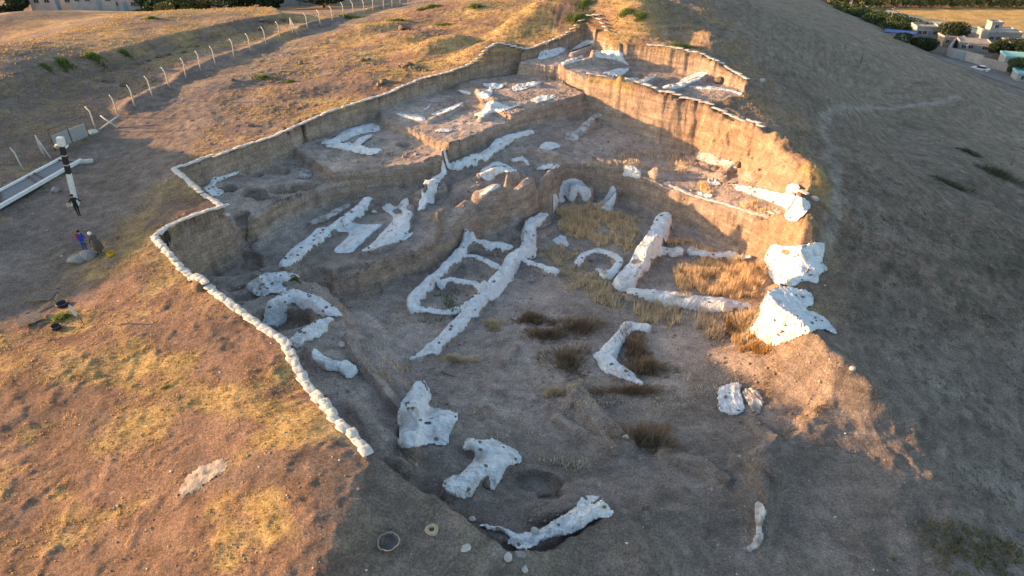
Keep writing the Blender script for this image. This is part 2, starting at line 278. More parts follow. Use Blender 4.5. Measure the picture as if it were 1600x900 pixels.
# fine relief: lumps everywhere, gullied cut faces, rough clods
near = 1-sst(60, 130, np.hypot(GX, GY-30))
und = 1-DUG
r1 = fbm(GX*.55-GY*.35, GX*.2+GY*.8, 1.6, 4, 11, .55)
G += near*und*(.085*r1+.11*fbm(GX, GY, 4.5, 3, 12))
G += near*und*.075*np.maximum(0, fbm(GX, GY, .55, 3, 14))
G += near*DUG*(.06*fbm(GX, GY, 1.2, 4, 15, .65)+.05*np.maximum(0, fbm(GX, GY, .35, 2, 17)))
ew = sst(14, 24, GX)*und
G += ew*near*(.26*fbm(GX*.6+GY*.5, GX*.9-GY*.35, 3.0, 5, 21)+.10*fbm(GX, GY, .8, 3, 22))
G += WALL*(.32*fbm(GX, GY, 1.2, 4, 18, .68)+.16*fbm(GX, GY, .4, 2, 19))
# the gullied long section and spur flank
GF = np.exp(-(segdist(GX, GY, wxy([(1040,185,-2),(1110,215,-2),(1200,265,-2)]))[0]/1.8)**2)
G += GF*(.22*fbm(GX*.8+GY, GX*2.2-GY*2.0, 1.6, 3, 25)+.55*fbm(GX, GY, 1.3, 4, 26, .65))
G1 = G
# ------------------------------------------------------------------ small tools
def link(o, parent=None, loc=None):
    COL.objects.link(o)
    if parent is not None: o.parent = parent
    if loc is not None: o.location = loc
    return o
def tag(o, label=None, cat=None, group=None, kind=None):
    if label: o['label'] = label
    if cat: o['category'] = cat
    if group: o['group'] = group
    if kind: o['kind'] = kind
    return o
def empty(name, loc, rz=0, label=None, cat=None, group=None):
    o = bpy.data.objects.new(name, None); o.empty_display_size = .2; COL.objects.link(o)
    o.location = loc; o.rotation_euler = (0, 0, rz); return tag(o, label, cat, group)
def npmesh(name, co, faces, mats, smooth=True, col=None, midx=None):
    """co (n,3); faces (m,k) all with k corners"""
    co = np.asarray(co, np.float32); faces = np.asarray(faces, np.int32); k = faces.shape[1]
    me = bpy.data.meshes.new(name); me.vertices.add(len(co)); me.vertices.foreach_set('co', co.ravel())
    me.loops.add(faces.size); me.loops.foreach_set('vertex_index', faces.ravel())
    me.polygons.add(len(faces)); me.polygons.foreach_set('loop_start', np.arange(0, faces.size, k, dtype=np.int32))
    for m in (mats if isinstance(mats, (list, tuple)) else [mats]): me.materials.append(m)
    if midx is not None: me.polygons.foreach_set('material_index', np.asarray(midx, np.int32))
    if col is not None:
        at = me.color_attributes.new('col', 'FLOAT_COLOR', 'POINT')
        c4 = np.ones((len(co), 4), np.float32); c4[:, :3] = col; at.data.foreach_set('color', c4.ravel())
    me.update(calc_edges=True)
    if smooth: me.shade_smooth()
    return me
def obj(name, me, parent=None, loc=None):
    return link(bpy.data.objects.new(name, me), parent, loc)
def bmobj(name, bm, mat, parent=None, loc=None, smooth=False):
    me = bpy.data.meshes.new(name); bm.normal_update(); bm.to_mesh(me); bm.free()
    if smooth: me.shade_smooth()
    for m in (mat if isinstance(mat, (list, tuple)) else [mat]): me.materials.append(m)
    return obj(name, me, parent, loc)
def box(bm, c, s, rz=0, bevel=0, mi=0, top=1.0, M=None):
    g = bmesh.ops.create_cube(bm, size=1); vs = g['verts']
    for v in vs:
        k = top if v.co.z > 0 else 1
        v.co = Vector((v.co.x*s[0]*k, v.co.y*s[1]*k, v.co.z*s[2]))
    if bevel:
        es = list({e for v in vs for e in v.link_edges}); r = bmesh.ops.bevel(bm, geom=es, offset=bevel, segments=2, affect='EDGES', profile=.6)
        vs = list({v for f in r['faces'] for v in f.verts} | {v for v in vs if v.is_valid})
        vs = list({v for v in vs} | {w for v in vs for e in v.link_edges for w in e.verts})
    T = Matrix.Translation(c) @ (Matrix.Rotation(rz, 4, 'Z') if M is None else M)
    for v in vs: v.co = T @ v.co
    if mi:
        for f in {f for v in vs for f in v.link_faces}: f.material_index = mi
    return vs
def tube(bm, pts, radii, n=8, cap=True, mi=0):
    pts = [Vector(p) for p in pts]; rings = []
    if not isinstance(radii, (list, tuple)): radii = [radii]*len(pts)
    for i, p in enumerate(pts):
        d = (pts[min(i+1, len(pts)-1)]-pts[max(i-1, 0)]).normalized()
        q = d.to_track_quat('Z', 'Y'); rings.append([bm.verts.new(p+q @ Vector((radii[i]*math.cos(2*math.pi*k/n), radii[i]*math.sin(2*math.pi*k/n), 0))) for k in range(n)])
    for a, b in zip(rings, rings[1:]):
        for k in range(n):
            f = bm.faces.new((a[k], a[(k+1) % n], b[(k+1) % n], b[k])); f.material_index = mi; f.smooth = True
    if cap:
        for r_, fl in ((rings[0], True), (rings[-1], False)):
            f = bm.faces.new(r_[::-1] if fl else r_); f.material_index = mi
def lathe(bm, prof, n=24, c=(0, 0, 0), wob=None):
    rings = []
    for r_, z in prof:
        rings.append([bm.verts.new((c[0]+r_*(1+(wob(k) if wob else 0))*math.cos(2*math.pi*k/n), c[1]+r_*(1+(wob(k) if wob else 0))*math.sin(2*math.pi*k/n), c[2]+z)) for k in range(n)])
    for a, b in zip(rings, rings[1:]):
        for k in range(n):
            f = bm.faces.new((a[k], a[(k+1) % n], b[(k+1) % n], b[k])); f.smooth = True
    bm.faces.new(rings[0][::-1]); bm.faces.new(rings[-1])

# ------------------------------------------------------------------ materials
def mat(name, c, rough=.85, var=.25, scale=6, bump=.3, bscale=40, bdist=.02, metal=0, alpha=None, attr=False, c2=None, spec=.3, sheen=0):
    m = bpy.data.materials.new(name); m.use_nodes = True; nt = m.node_tree; N = nt.nodes; L = nt.links; b = N['Principled BSDF']
    b.inputs['Roughness'].default_value = rough; b.inputs['Metallic'].default_value = metal; b.inputs['Specular IOR Level'].default_value = spec
    tc = N.new('ShaderNodeTexCoord'); no = N.new('ShaderNodeTexNoise'); no.inputs['Scale'].default_value = scale; no.inputs['Detail'].default_value = 6
    L.new(tc.outputs['Object'], no.inputs['Vector'])
    mx = N.new('ShaderNodeMix'); mx.data_type = 'RGBA'; mx.blend_type = 'MIX' if c2 else 'MULTIPLY'
    if c2:
        cr = N.new('ShaderNodeMapRange'); cr.inputs[1].default_value = .42; cr.inputs[2].default_value = .62; L.new(no.outputs[0], cr.inputs[0]); L.new(cr.outputs[0], mx.inputs[0])
        mx.inputs[6].default_value = (*c, 1); mx.inputs[7].default_value = (*c2, 1)
    else:
        mx.inputs[0].default_value = 1
        cr = N.new('ShaderNodeMapRange'); cr.inputs[1].default_value = .25; cr.inputs[2].default_value = .75; cr.inputs[3].default_value = 1-var; cr.inputs[4].default_value = 1+var*.6
        L.new(no.outputs[0], cr.inputs[0]); L.new(cr.outputs[0], mx.inputs[7]); mx.inputs[6].default_value = (*c, 1)
    if attr:
        at = N.new('ShaderNodeAttribute'); at.attribute_name = 'col'; L.new(at.outputs['Color'], mx.inputs[6])
    L.new(mx.outputs[2], b.inputs['Base Color'])
    if bump:
        n2 = N.new('ShaderNodeTexNoise'); n2.inputs['Scale'].default_value = bscale; n2.inputs['Detail'].default_value = 5; L.new(tc.outputs['Object'], n2.inputs['Vector'])
        bp = N.new('ShaderNodeBump'); bp.inputs['Strength'].default_value = bump; bp.inputs['Distance'].default_value = bdist; L.new(n2.outputs[0], bp.inputs['Height']); L.new(bp.outputs[0], b.inputs['Normal'])
    return m

# --- ground material: per-vertex soil colour x fine noise, pebbles and clods in the bump
mg = bpy.data.materials.new('ground'); mg.use_nodes = True
nt = mg.node_tree; N = nt.nodes; L = nt.links; bs = N['Principled BSDF']; bs.inputs['Roughness'].default_value = .95; bs.inputs['Specular IOR Level'].default_value = .1
tc = N.new('ShaderNodeTexCoord'); at = N.new('ShaderNodeAttribute'); at.attribute_name = 'col'
def noise(sc, det=6, ro=.6):
    n = N.new('ShaderNodeTexNoise'); n.inputs['Scale'].default_value = sc; n.inputs['Detail'].default_value = det; n.inputs['Roughness'].default_value = ro; L.new(tc.outputs['Object'], n.inputs['Vector']); return n
def mr(src, a, b, c, d):
    m = N.new('ShaderNodeMapRange'); L.new(src, m.inputs[0])
    for i, v in enumerate((a, b, c, d)): m.inputs[i+1].default_value = v
    return m.outputs[0]
def mul(a, fac):
    m = N.new('ShaderNodeMix'); m.data_type = 'RGBA'; m.blend_type = 'MULTIPLY'; m.inputs[0].default_value = 1; L.new(a, m.inputs[6]); L.new(fac, m.inputs[7]); return m.outputs[2]
c = mul(at.outputs['Color'], mr(noise(1.3, 8, .65).outputs[0], .3, .7, .68, 1.3))
c = mul(c, mr(noise(9, 6, .75).outputs[0], .33, .67, .55, 1.42))
c = mul(c, mr(noise(30, 3, .75).outputs[0], .35, .65, .58, 1.42))
mp = N.new('ShaderNodeMapping'); mp.inputs['Scale'].default_value = (.25, .25, 3.2); L.new(tc.outputs['Object'], mp.inputs[0]); ly = noise(1.0, 5, .6); L.new(mp.outputs[0], ly.inputs['Vector']); c = mul(c, mr(ly.outputs[0], .35, .65, .80, 1.2))
vo = N.new('ShaderNodeTexVoronoi'); vo.inputs['Scale'].default_value = 3.2; L.new(tc.outputs['Object'], vo.inputs['Vector'])
sp_ = mr(vo.outputs['Distance'], .05, .09, 1, 0)
mx = N.new('ShaderNodeMix'); mx.data_type = 'RGBA'; L.new(sp_, mx.inputs[0]); L.new(c, mx.inputs[6]); mx.inputs[7].default_value = (.42, .40, .36, 1)
gt = N.new('ShaderNodeMath'); gt.operation = 'MULTIPLY'; L.new(sp_, gt.inputs[0]); L.new(mr(vo.outputs['Color'], .72, .80, 0, .7), gt.inputs[1]); L.new(gt.outputs[0], mx.inputs[0])
L.new(mx.outputs[2], bs.inputs['Base Color'])
ba = N.new('ShaderNodeMath'); ba.operation = 'MULTIPLY_ADD'; L.new(noise(5, 8, .7).outputs[0], ba.inputs[0]); ba.inputs[1].default_value = 1.6; L.new(noise(24, 4, .7).outputs[0], ba.inputs[2])
bp = N.new('ShaderNodeBump'); bp.inputs['Strength'].default_value = 1.0; bp.inputs['Distance'].default_value = .14; L.new(ba.outputs[0], bp.inputs['Height']); L.new(bp.outputs[0], bs.inputs['Normal'])

# --- soil colours by place
def mixc(C, k, col): return C*(1-k[..., None])+np.array(col)*k[..., None]
n1 = fbm(GX, GY, 7, 4, 41); n2 = fbm(GX*.6-GY*.4, GX*.3+GY*.9, 2.4, 4, 42, .6); n3 = fbm(GX, GY, .9, 3, 43)
C = np.zeros(G1.shape+(3,))+np.array((.29, .19, .135))
C = mixc(C, sst(-.15, .55, n2+.3*n1)*.85, (.52, .38, .165))             # dry grass cover
C = mixc(C, sst(.25, .7, fbm(GX, GY, 3.3, 4, 44))*.5, (.20, .165, .14))
pth = wxy([(0,430,-1.2),(90,360,-1.2),(180,290,-1.1),(230,220,-1),(290,160,-1),(360,110,-.9),(480,60,-.8),(560,30,-.8),(640,12,-.6)])
dp, _ = segdist(GX, GY, pth); C = mixc(C, (1-sst(3.0, 8.5, dp+1.6*n2))*.9, (.225, .200, .190))
wg = sst(0, 1, np.zeros(1))
west = sst(-10, -32, GX)*sst(34, 60, GY); C = mixc(C, west*.8, (.26, .205, .17))
hil = sst(70, 84, GY+.2*GX)*(1-sst(17, 25, GX)); C = mixc(C, hil*.7*sst(-.5, .4, n1+.5*n2), (.47, .33, .165))
# dug soil
ds = mixc(np.zeros_like(C)+np.array((.50, .41, .355)), sst(-.3, .6, n1), (.40, .325, .28))
ds = mixc(ds, sst(.2, .8, fbm(GX, GY, 2.2, 4, 45))*.5, (.50, .41, .345))
ds = mixc(ds, RK*.55*sst(-.4, .3, n3), (.50, .42, .36)); cw = np.clip(WALL*1.6, 0, 1)
ds = mixc(ds, cw*.75, (.43, .315, .235))
rd = np.exp(-(segdist(GX, GY, wxy([(1110,190,-1),(1200,240,-2),(1270,290,-2),(1200,400,-3),(1230,560,-4)]))[0]/3.5)**2); ds = mixc(ds, rd*.55, (.42, .26, .15))
fl_pre = 0
for gp_ in [[(868,328),(920,318),(1000,345),(1005,365),(985,400),(960,385),(930,385),(900,365),(872,348)],[(835,378),(895,395),(960,440),(985,490),(940,482),(890,440),(850,402)],[(1045,425),(1110,405),(1192,405),(1195,440),(1172,468),(1060,450)],[(1040,362),(1130,398),(1060,388)],[(985,475),(1170,487),(1190,502),(1100,522),(1000,502)]]:
    hx_, hy_ = hit(G1, [p[0] for p in gp_], [p[1] for p in gp_]); ds = mixc(ds, inpoly(GX+.4*n3, GY+.4*n3, list(zip(hx_, hy_)))*.7*sst(-.3, .3, n2+n3), (.46, .36, .23))
C = mixc(C, sst(15, 20, GX)*(1-fl_pre)*sst(50, 60, GY)*.8, (.30, .235, .18)); mk = sst(.2, .7, np.maximum(DUG, np.clip(WALL*1.8, 0, 1))); C = C*(1-mk[..., None])+ds*mk[..., None]
# eastern flank and the southern foot
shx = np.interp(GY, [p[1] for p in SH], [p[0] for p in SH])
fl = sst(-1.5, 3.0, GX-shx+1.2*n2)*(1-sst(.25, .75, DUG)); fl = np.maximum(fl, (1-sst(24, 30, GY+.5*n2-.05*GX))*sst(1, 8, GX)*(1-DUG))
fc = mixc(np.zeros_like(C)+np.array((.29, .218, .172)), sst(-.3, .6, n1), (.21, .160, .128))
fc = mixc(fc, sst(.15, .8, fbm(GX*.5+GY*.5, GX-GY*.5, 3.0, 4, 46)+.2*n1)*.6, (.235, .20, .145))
stk = fbm(GX*.35+GY*.25, GX*.5-GY*1.3, 2.6, 5, 47, .62); fc = mixc(fc, sst(.18, .6, stk)*.55, (.13, .106, .084)); fc = mixc(fc, sst(.25, .7, -stk)*.45, (.32, .27, .22)); fc = mixc(fc, sst(.35, .6, fbm(GX, GY, 1.1, 3, 48))*.6, (.15, .142, .11))  # erosion streaks, with the slope's relief shading painted into their contrast
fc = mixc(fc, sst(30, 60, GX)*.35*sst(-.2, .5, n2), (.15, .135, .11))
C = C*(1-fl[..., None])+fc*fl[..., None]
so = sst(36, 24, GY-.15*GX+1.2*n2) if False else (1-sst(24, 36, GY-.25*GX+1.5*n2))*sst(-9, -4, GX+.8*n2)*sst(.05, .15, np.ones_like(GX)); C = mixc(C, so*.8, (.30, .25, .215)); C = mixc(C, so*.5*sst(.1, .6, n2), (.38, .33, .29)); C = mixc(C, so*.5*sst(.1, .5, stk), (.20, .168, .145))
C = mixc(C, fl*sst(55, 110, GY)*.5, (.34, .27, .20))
tr, _ = segdist(GX, GY, list(zip(*[q_.tolist() for q_ in hit(G1, [1500,1480,1440,1400,1360,1330,1300,1285,1290,1302,1310,1312,1300,1290], [152,158,162,169,167,166,173,190,215,250,290,320,350,380])]))); C = mixc(C, (1-sst(.2, .85, tr+.4*n3))*.75*(1-.6*DUG), (.40, .345, .295))
# the plain beyond
lowk = sst(94, 108, GX+2*n1)*(1-sst(4000, 5000, GX)); C = mixc(C, lowk, (.21, .185, .165))
px_, py_ = GX, GY
fld = inpoly(GX, GY, wxy([(1390,12,-20),(1700,12,-20),(1700,90,-20),(1590,62,-20),(1540,46,-20),(1480,36,-20),(1430,28,-20)])); C = mixc(C, fld*.95, (.50, .345, .135))
C = mixc(C, fld*sst(.2,.5,fbm(GX*.1, GY, 7, 2, 50))*.5, (.36, .27, .13))
orc = inpoly(GX, GY, wxy([(1290,11,-20),(1700,13,-20),(1800,-40,-20),(1200,-40,-20)])); C = mixc(C, orc*.95, (.17, .095, .06))
grn = inpoly(GX, GY, wxy([(1300,5,-20),(1345,18,-20),(1395,28,-20),(1440,38,-20),(1432,52,-20),(1400,52,-20),(1350,40,-20)])); C = mixc(C, grn*.95, (.045, .07, .025))
C = mixc(C, ((GY > 128)&(GX < 15))*.6, (.27, .20, .15))
ny, nx = G1.shape
co = np.stack([GX, GY, G1], -1).reshape(-1, 3); idx = np.arange(ny*nx).reshape(ny, nx)
q = np.stack([idx[:-1,:-1], idx[:-1,1:], idx[1:,1:], idx[1:,:-1]], -1).reshape(-1, 4)
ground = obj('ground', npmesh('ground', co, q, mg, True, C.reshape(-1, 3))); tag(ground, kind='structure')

# ------------------------------------------------------------------ light
EL, AZ = R(9.6), R(-8)
sd = Vector((-math.cos(EL)*math.cos(AZ), -math.cos(EL)*math.sin(AZ), math.sin(EL)))
l = bpy.data.lights.new('sun', 'SUN'); l.energy = 4.9; l.angle = R(.6); l.color = (1, .565, .26); lo = link(bpy.data.objects.new('sun', l))
lo.rotation_euler = sd.to_track_quat('Z', 'Y').to_euler(); lo.location = (-60, 0, 60)
w = bpy.data.worlds.new('World'); scene.world = w; w.use_nodes = True; wn = w.node_tree
s = wn.nodes.new('ShaderNodeTexSky'); s.sky_type = 'NISHITA'; s.sun_disc = False; s.sun_elevation = EL; s.sun_rotation = math.atan2(sd.x, sd.y); s.air_density = 1.0; s.dust_density = 1.5
wn.links.new(s.outputs[0], wn.nodes['Background'].inputs[0]); wn.nodes['Background'].inputs[1].default_value = .15
scene.view_settings.view_transform = 'Standard'; scene.view_settings.look = 'None'; scene.view_settings.gamma = 1; scene.view_settings.exposure = 1.55
# ------------------------------------------------------------------ white cloth sheets laid over the walls
def cloth_mat(name, c, c2, thr):
    m = mat(name, c, .8, .1, 1.3, 0, c2=c2); nt = m.node_tree; N = nt.nodes; L = nt.links; b = N['Principled BSDF']
    mr_ = [n for n in N if n.type == 'MAP_RANGE'][0]; mr_.inputs[1].default_value = thr; mr_.inputs[2].default_value = thr+.22
    tc = [n for n in N if n.type == 'TEX_COORD'][0]; hs = []
    for sc, rot in (((1.1, 5.5, 2.2), .5), ((5.0, 1.2, 2.0), -.3)):      # two families of long creases
        mp = N.new('ShaderNodeMapping'); mp.inputs['Scale'].default_value = sc; mp.inputs['Rotation'].default_value = (0, 0, rot); L.new(tc.outputs['Object'], mp.inputs[0])
        n = N.new('ShaderNodeTexNoise'); n.inputs['Scale'].default_value = 1.0; n.inputs['Detail'].default_value = 3; n.inputs['Distortion'].default_value = .6; L.new(mp.outputs[0], n.inputs['Vector'])
        s1 = N.new('ShaderNodeMath'); s1.operation = 'SUBTRACT'; L.new(n.outputs[0], s1.inputs[0]); s1.inputs[1].default_value = .5
        s2 = N.new('ShaderNodeMath'); s2.operation = 'ABSOLUTE'; L.new(s1.outputs[0], s2.inputs[0]); s3 = N.new('ShaderNodeMath'); s3.operation = 'POWER'; L.new(s2.outputs[0], s3.inputs[0]); s3.inputs[1].default_value = .6; hs.append(s3)
    ad = N.new('ShaderNodeMath'); ad.operation = 'ADD'; L.new(hs[0].outputs[0], ad.inputs[0]); L.new(hs[1].outputs[0], ad.inputs[1])
    bp = N.new('ShaderNodeBump'); bp.inputs['Strength'].default_value = .9; bp.inputs['Distance'].default_value = -.16; L.new(ad.outputs[0], bp.inputs['Height']); L.new(bp.outputs[0], b.inputs['Normal'])
    return m
M_CLOTH = cloth_mat('white_cloth', (.50, .47, .44), (.74, .765, .78), .28)
M_CLOTHD = cloth_mat('dusty_cloth', (.30, .26, .23), (.62, .60, .57), .38)
M_STONE = mat('stone', (.20, .165, .135), .9, .4, 5, .5, 14, .03)
M_BAG = mat('sandbag', (.69, .64, .57), .85, .55, 1.6, .4, 22, .02)
def drape(name, P_, strip=None, holes=(), dusty=False, lift=.04, amp=.05, sp=None, seed=0, label=None, group=None):
    if strip:
        cl = XYS[label]; hwv = [p[2] for p in strip]; mw = max(hwv)+.3; xs_ = [p[0] for p in cl]; ys_ = [p[1] for p in cl]
        poly = [(min(xs_)-mw, min(ys_)-mw), (max(xs_)+mw, max(ys_)+mw)]
    else:
        u = [p[0] for p in P_]; v = [p[1] for p in P_]
        x, y = hit(G1, u, v, lift); poly = list(zip(x.tolist(), y.tolist()))
    hp = []
    for h in holes:
        if len(h) == 3:
            hx, hy = hit(G1, h[0], h[1]); hp.append([(hx[0]+h[2]*math.cos(a)*1.25, hy[0]+h[2]*math.sin(a)) for a in np.linspace(0, 6.283, 12, endpoint=False)])
        else:
            hx, hy = hit(G1, [p[0] for p in h], [p[1] for p in h], lift); hp.append(list(zip(hx.tolist(), hy.tolist())))
    a = np.array(poly); d0 = np.hypot(a[:,0].mean(), a[:,1].mean())
    sp = sp or max(.065, d0*.0017)
    xa = np.arange(a[:,0].min()-sp*2, a[:,0].max()+sp*2, sp); ya = np.arange(a[:,1].min()-sp*2, a[:,1].max()+sp*2, sp)
    X, Y = np.meshgrid(xa, ya)
    # ragged edge: look the outline up at a slightly shifted place
    wx = .055*fbm(X, Y, .6, 3, 61+seed); wy = .055*fbm(X, Y, .6, 3, 62+seed)
    steep = any(w_ in label for w_ in ('hang', 'hung', 'sail', 'spur', 'hood', 'block'))
    if steep: wx *= .3; wy *= .3
    if strip:
        dd_, pp_ = segdist(X, Y, cl); ins = dd_ < np.interp(pp_, range(len(cl)), hwv)*(1+.20*fbm(X, Y, 1.0, 3, 66+seed))+.05*fbm(X, Y, .4, 2, 67+seed)
    else: ins = inpoly(X+wx, Y+wy, poly)
    for h in hp: ins &= ~inpoly(X+wx, Y+wy, h)
    cell = ins[:-1,:-1]|ins[1:,:-1]|ins[:-1,1:]|ins[1:,1:]
    vis = np.zeros_like(ins); vis[:-1,:-1] |= cell; vis[1:,:-1] |= cell; vis[:-1,1:] |= cell; vis[1:,1:] |= cell
    # pull the outside vertices of edge cells half a cell in, so the outline runs smoothly
    cnt = np.zeros(X.shape); sx = np.zeros(X.shape); sy = np.zeros(X.shape)
    for di in (-1, 0, 1):
        for dj in (-1, 0, 1):
            m = np.roll(np.roll(ins, di, 0), dj, 1); cnt += m; sx += m*np.roll(np.roll(X, di, 0), dj, 1); sy += m*np.roll(np.roll(Y, di, 0), dj, 1)
    e = vis & ~ins & (cnt > 0); X2, Y2 = X.copy(), Y.copy(); X2[e] = .45*X[e]+.55*sx[e]/cnt[e]; Y2[e] = .45*Y[e]+.55*sy[e]/cnt[e]
    Z = sample(G1, X2, Y2); r_ = sp*1.1
    for k in range(6):
        an = k*math.pi/3; Z = np.maximum(Z, sample(G1, X2+r_*math.cos(an), Y2+r_*math.sin(an)))
    Zb = Z.copy()                                         # cloth bridges small hollows
    for _ in range(6 if steep else 3):
        Pz = np.pad(Zb, 1, mode='edge'); Zb = (Pz[:-2,1:-1]+Pz[2:,1:-1]+Pz[1:-1,:-2]+Pz[1:-1,2:]+Zb)/5
    Z = np.maximum(Z, Zb)
    ang = rng.uniform(0, 3.14); Cc, Ss = math.cos(ang), math.sin(ang); U, V = X*Cc+Y*Ss, -X*Ss+Y*Cc
    rid = 1-np.abs(fbm(U*2.2, V*.7, 1.1, 3, 63+seed)); rid2 = 1-np.abs(fbm(U*.6+V, V*2-U*.3, .8, 2, 64+seed))
    Z = Z+lift+amp*(rid**3*1.9+rid2**4*1.0)+.03*fbm(X, Y, .5, 2, 65)
    if not steep and not strip: Z = np.minimum(Z, np.median(sample(G1, a[:,0], a[:,1]))+.75)
    Z = np.where(e, Z-amp*.9, Z)
    ids = -np.ones(X.shape, int); ids[vis] = np.arange(vis.sum())
    f = np.stack([ids[:-1,:-1], ids[:-1,1:], ids[1:,1:], ids[1:,:-1]], -1)[cell]
    cx, cy = float(a[:,0].mean()), float(a[:,1].mean()); cz = float(sample(G1, cx, cy))
    co = np.stack([X2[vis]-cx, Y2[vis]-cy, Z[vis]-cz], -1)
    # a second skin underneath closes the edge
    n = len(co); co2 = co.copy(); co2[:, 2] -= .035
    me = npmesh(name, np.vstack([co, co2]), np.vstack([f, f[:, ::-1]+n]), M_CLOTHD if dusty else M_CLOTH)
    o = obj(name, me, None, (cx, cy, cz)); tag(o, label, 'cloth sheet', group); o['_area'] = 0; del o['_area']
    # places for the weight stones
    jj, ii = np.nonzero(ins); k = rng.integers(0, len(jj), 400)
    return [(float(X[jj[i], ii[i]]), float(Y[jj[i], ii[i]]), float(Z[jj[i], ii[i]])) for i in k]
def lay(name, P_, holes=(), dusty=False, amp=.05, seed=0, label=None, group=None):
    """cloth lying on whatever surface its photo outline falls on, steep or flat; one real sheet at the ground's distance"""
    cc_ = []
    for i_ in range(len(P_)):
        p_, q_ = np.array(P_[i_], float), np.array(P_[(i_+1) % len(P_)], float); cc_ += [tuple(p_*.78+q_*.22), tuple(p_*.22+q_*.78)]
    P_ = cc_; a = np.array(P_, float); px = 2.3 if a[:,1].mean() > 420 else 1.5 if a[:,1].mean() > 230 else 1.0
    ua = np.arange(a[:,0].min()-px*2, a[:,0].max()+px*2, px); va = np.arange(a[:,1].min()-px*2, a[:,1].max()+px*2, px); U, V = np.meshgrid(ua, va)
    jit = px*.9; Uj = U+jit*fbm(U, V, 14, 3, 61+seed); Vj = V+jit*fbm(U, V, 14, 3, 62+seed)
    ins = inpoly(Uj, Vj, P_)
    for h in holes:
        if len(h) == 3: r_ = h[2]*22; ins &= ~(np.hypot((Uj-h[0])/r_, (Vj-h[1])/(r_*.6)) < 1)
        else: ins &= ~inpoly(Uj, Vj, h)
    cell = ins[:-1,:-1]|ins[1:,:-1]|ins[:-1,1:]|ins[1:,1:]; vis = np.zeros_like(ins); vis[:-1,:-1] |= cell; vis[1:,:-1] |= cell; vis[:-1,1:] |= cell; vis[1:,1:] |= cell
    cnt = np.zeros(U.shape); sx = np.zeros(U.shape); sy = np.zeros(U.shape)
    for di in (-1, 0, 1):
        for dj in (-1, 0, 1):
            m = np.roll(np.roll(ins, di, 0), dj, 1); cnt += m; sx += m*np.roll(np.roll(U, di, 0), dj, 1); sy += m*np.roll(np.roll(V, di, 0), dj, 1)
    e = vis & ~ins & (cnt > 0); U2, V2 = U.copy(), V.copy(); U2[e] = .4*U[e]+.6*sx[e]/cnt[e]; V2[e] = .4*V[e]+.6*sy[e]/cnt[e]
    x, y = hit(G1, U2.ravel(), V2.ravel()); x = x.reshape(U.shape); y = y.reshape(U.shape); dx, dy, dz = ray(U2, V2); t = y/dy; t0 = t.copy()
    for _ in range(12):
        Pt = np.pad(t, 1, mode='edge'); t = np.minimum(t0, (Pt[:-2,1:-1]+Pt[2:,1:-1]+Pt[1:-1,:-2]+Pt[1:-1,2:]+t)/5+.004)
    t = np.maximum(t, t0-.6)
    wx_, wy_ = dx*t, dy*t; wz = CAMZ+dz*t
    ang = rng.uniform(0, 3.14); q1 = wx_*math.cos(ang)+wy_*math.sin(ang); q2 = -wx_*math.sin(ang)+wy_*math.cos(ang)
    fold = (1-np.abs(fbm(q1*2.3, q2*.6+wz*.4, 1.0, 3, 63+seed)))**3*1.4+(1-np.abs(fbm(q1*.7+q2, q2*2-wz*.3, .8, 2, 64+seed)))**4*.8
    nx_ = np.stack([-dx, -dy, -dz], -1); nx_ /= np.linalg.norm(nx_, axis=-1)[..., None]; nx_ = nx_*.55+np.array((0, 0, .6))
    lift = .045+amp*fold*(1.6 if px > 2 else 1.0)+.02*fbm(wx_, wy_+wz, .4, 2, 65); lift = np.where(e, lift*.35, lift)
    Pw = np.stack([wx_, wy_, wz], -1)+nx_*lift[..., None]
    ids = -np.ones(U.shape, int); ids[vis] = np.arange(vis.sum())
    c4 = [Pw[:-1,:-1], Pw[:-1,1:], Pw[1:,1:], Pw[1:,:-1]]; gap = np.max([np.linalg.norm(c4[i]-c4[(i+1) % 4], axis=-1) for i in range(4)], 0)
    lim = np.maximum(1.3, px/F*np.median(t0)*5/np.abs(np.median(dz)))
    f = np.stack([ids[:-1,:-1], ids[1:,:-1], ids[1:,1:], ids[:-1,1:]], -1)[cell & (gap < lim)]
    co = Pw[vis]; comp = np.arange(len(co))
    for _ in range(600):
        mn_ = comp[f].min(1); new = comp.copy(); np.minimum.at(new, f.ravel(), np.repeat(mn_, 4))
        if (new == comp).all(): break
        comp = new
    best = np.bincount(comp[f[:, 0]]).argmax(); f = f[comp[f[:, 0]] == best]; used = np.unique(f); mp_ = -np.ones(len(co), int); mp_[used] = np.arange(len(used)); co = co[used]; f = mp_[f]
    c0 = co.mean(0); co = co-c0; n = len(co); co2 = co-np.array((0, 0, .03))-nx_[vis][used]*.01
    me = npmesh(name, np.vstack([co, co2]), np.vstack([f, f[:, ::-1]+n]), M_CLOTHD if dusty else M_CLOTH); tag(obj(name, me, None, tuple(c0)), label, 'cloth sheet', group)
    jj, ii = np.nonzero(ins & ~np.roll(~ins, 1, 0)); k = rng.integers(0, len(jj), 400)
    return [tuple(Pw[jj[i], ii[i]]) for i in k]
def rock_mesh(name, r, seed, m, flat=.7, sub=2):
    bm = bmesh.new(); bmesh.ops.create_icosphere(bm, subdivisions=sub, radius=1)
    rr = random.Random(seed); off = [rr.uniform(-9, 9) for _ in range(3)]
    pl = [(Vector((rr.gauss(0,1), rr.gauss(0,1), rr.gauss(0,1))).normalized(), rr.uniform(.6, .9)) for _ in range(7)]
    for v in bm.verts:
        p = v.co.normalized(); d = 1
        for nrm, dd in pl:
            q_ = p.dot(nrm)
            if q_ > dd: d = min(d, dd/q_)
        v.co = Vector((p.x*1.2*d*r, p.y*.95*d*r, p.z*flat*d*r))
    me = bpy.data.meshes.new(name); bm.to_mesh(me); bm.free(); me.materials.append(m); return me
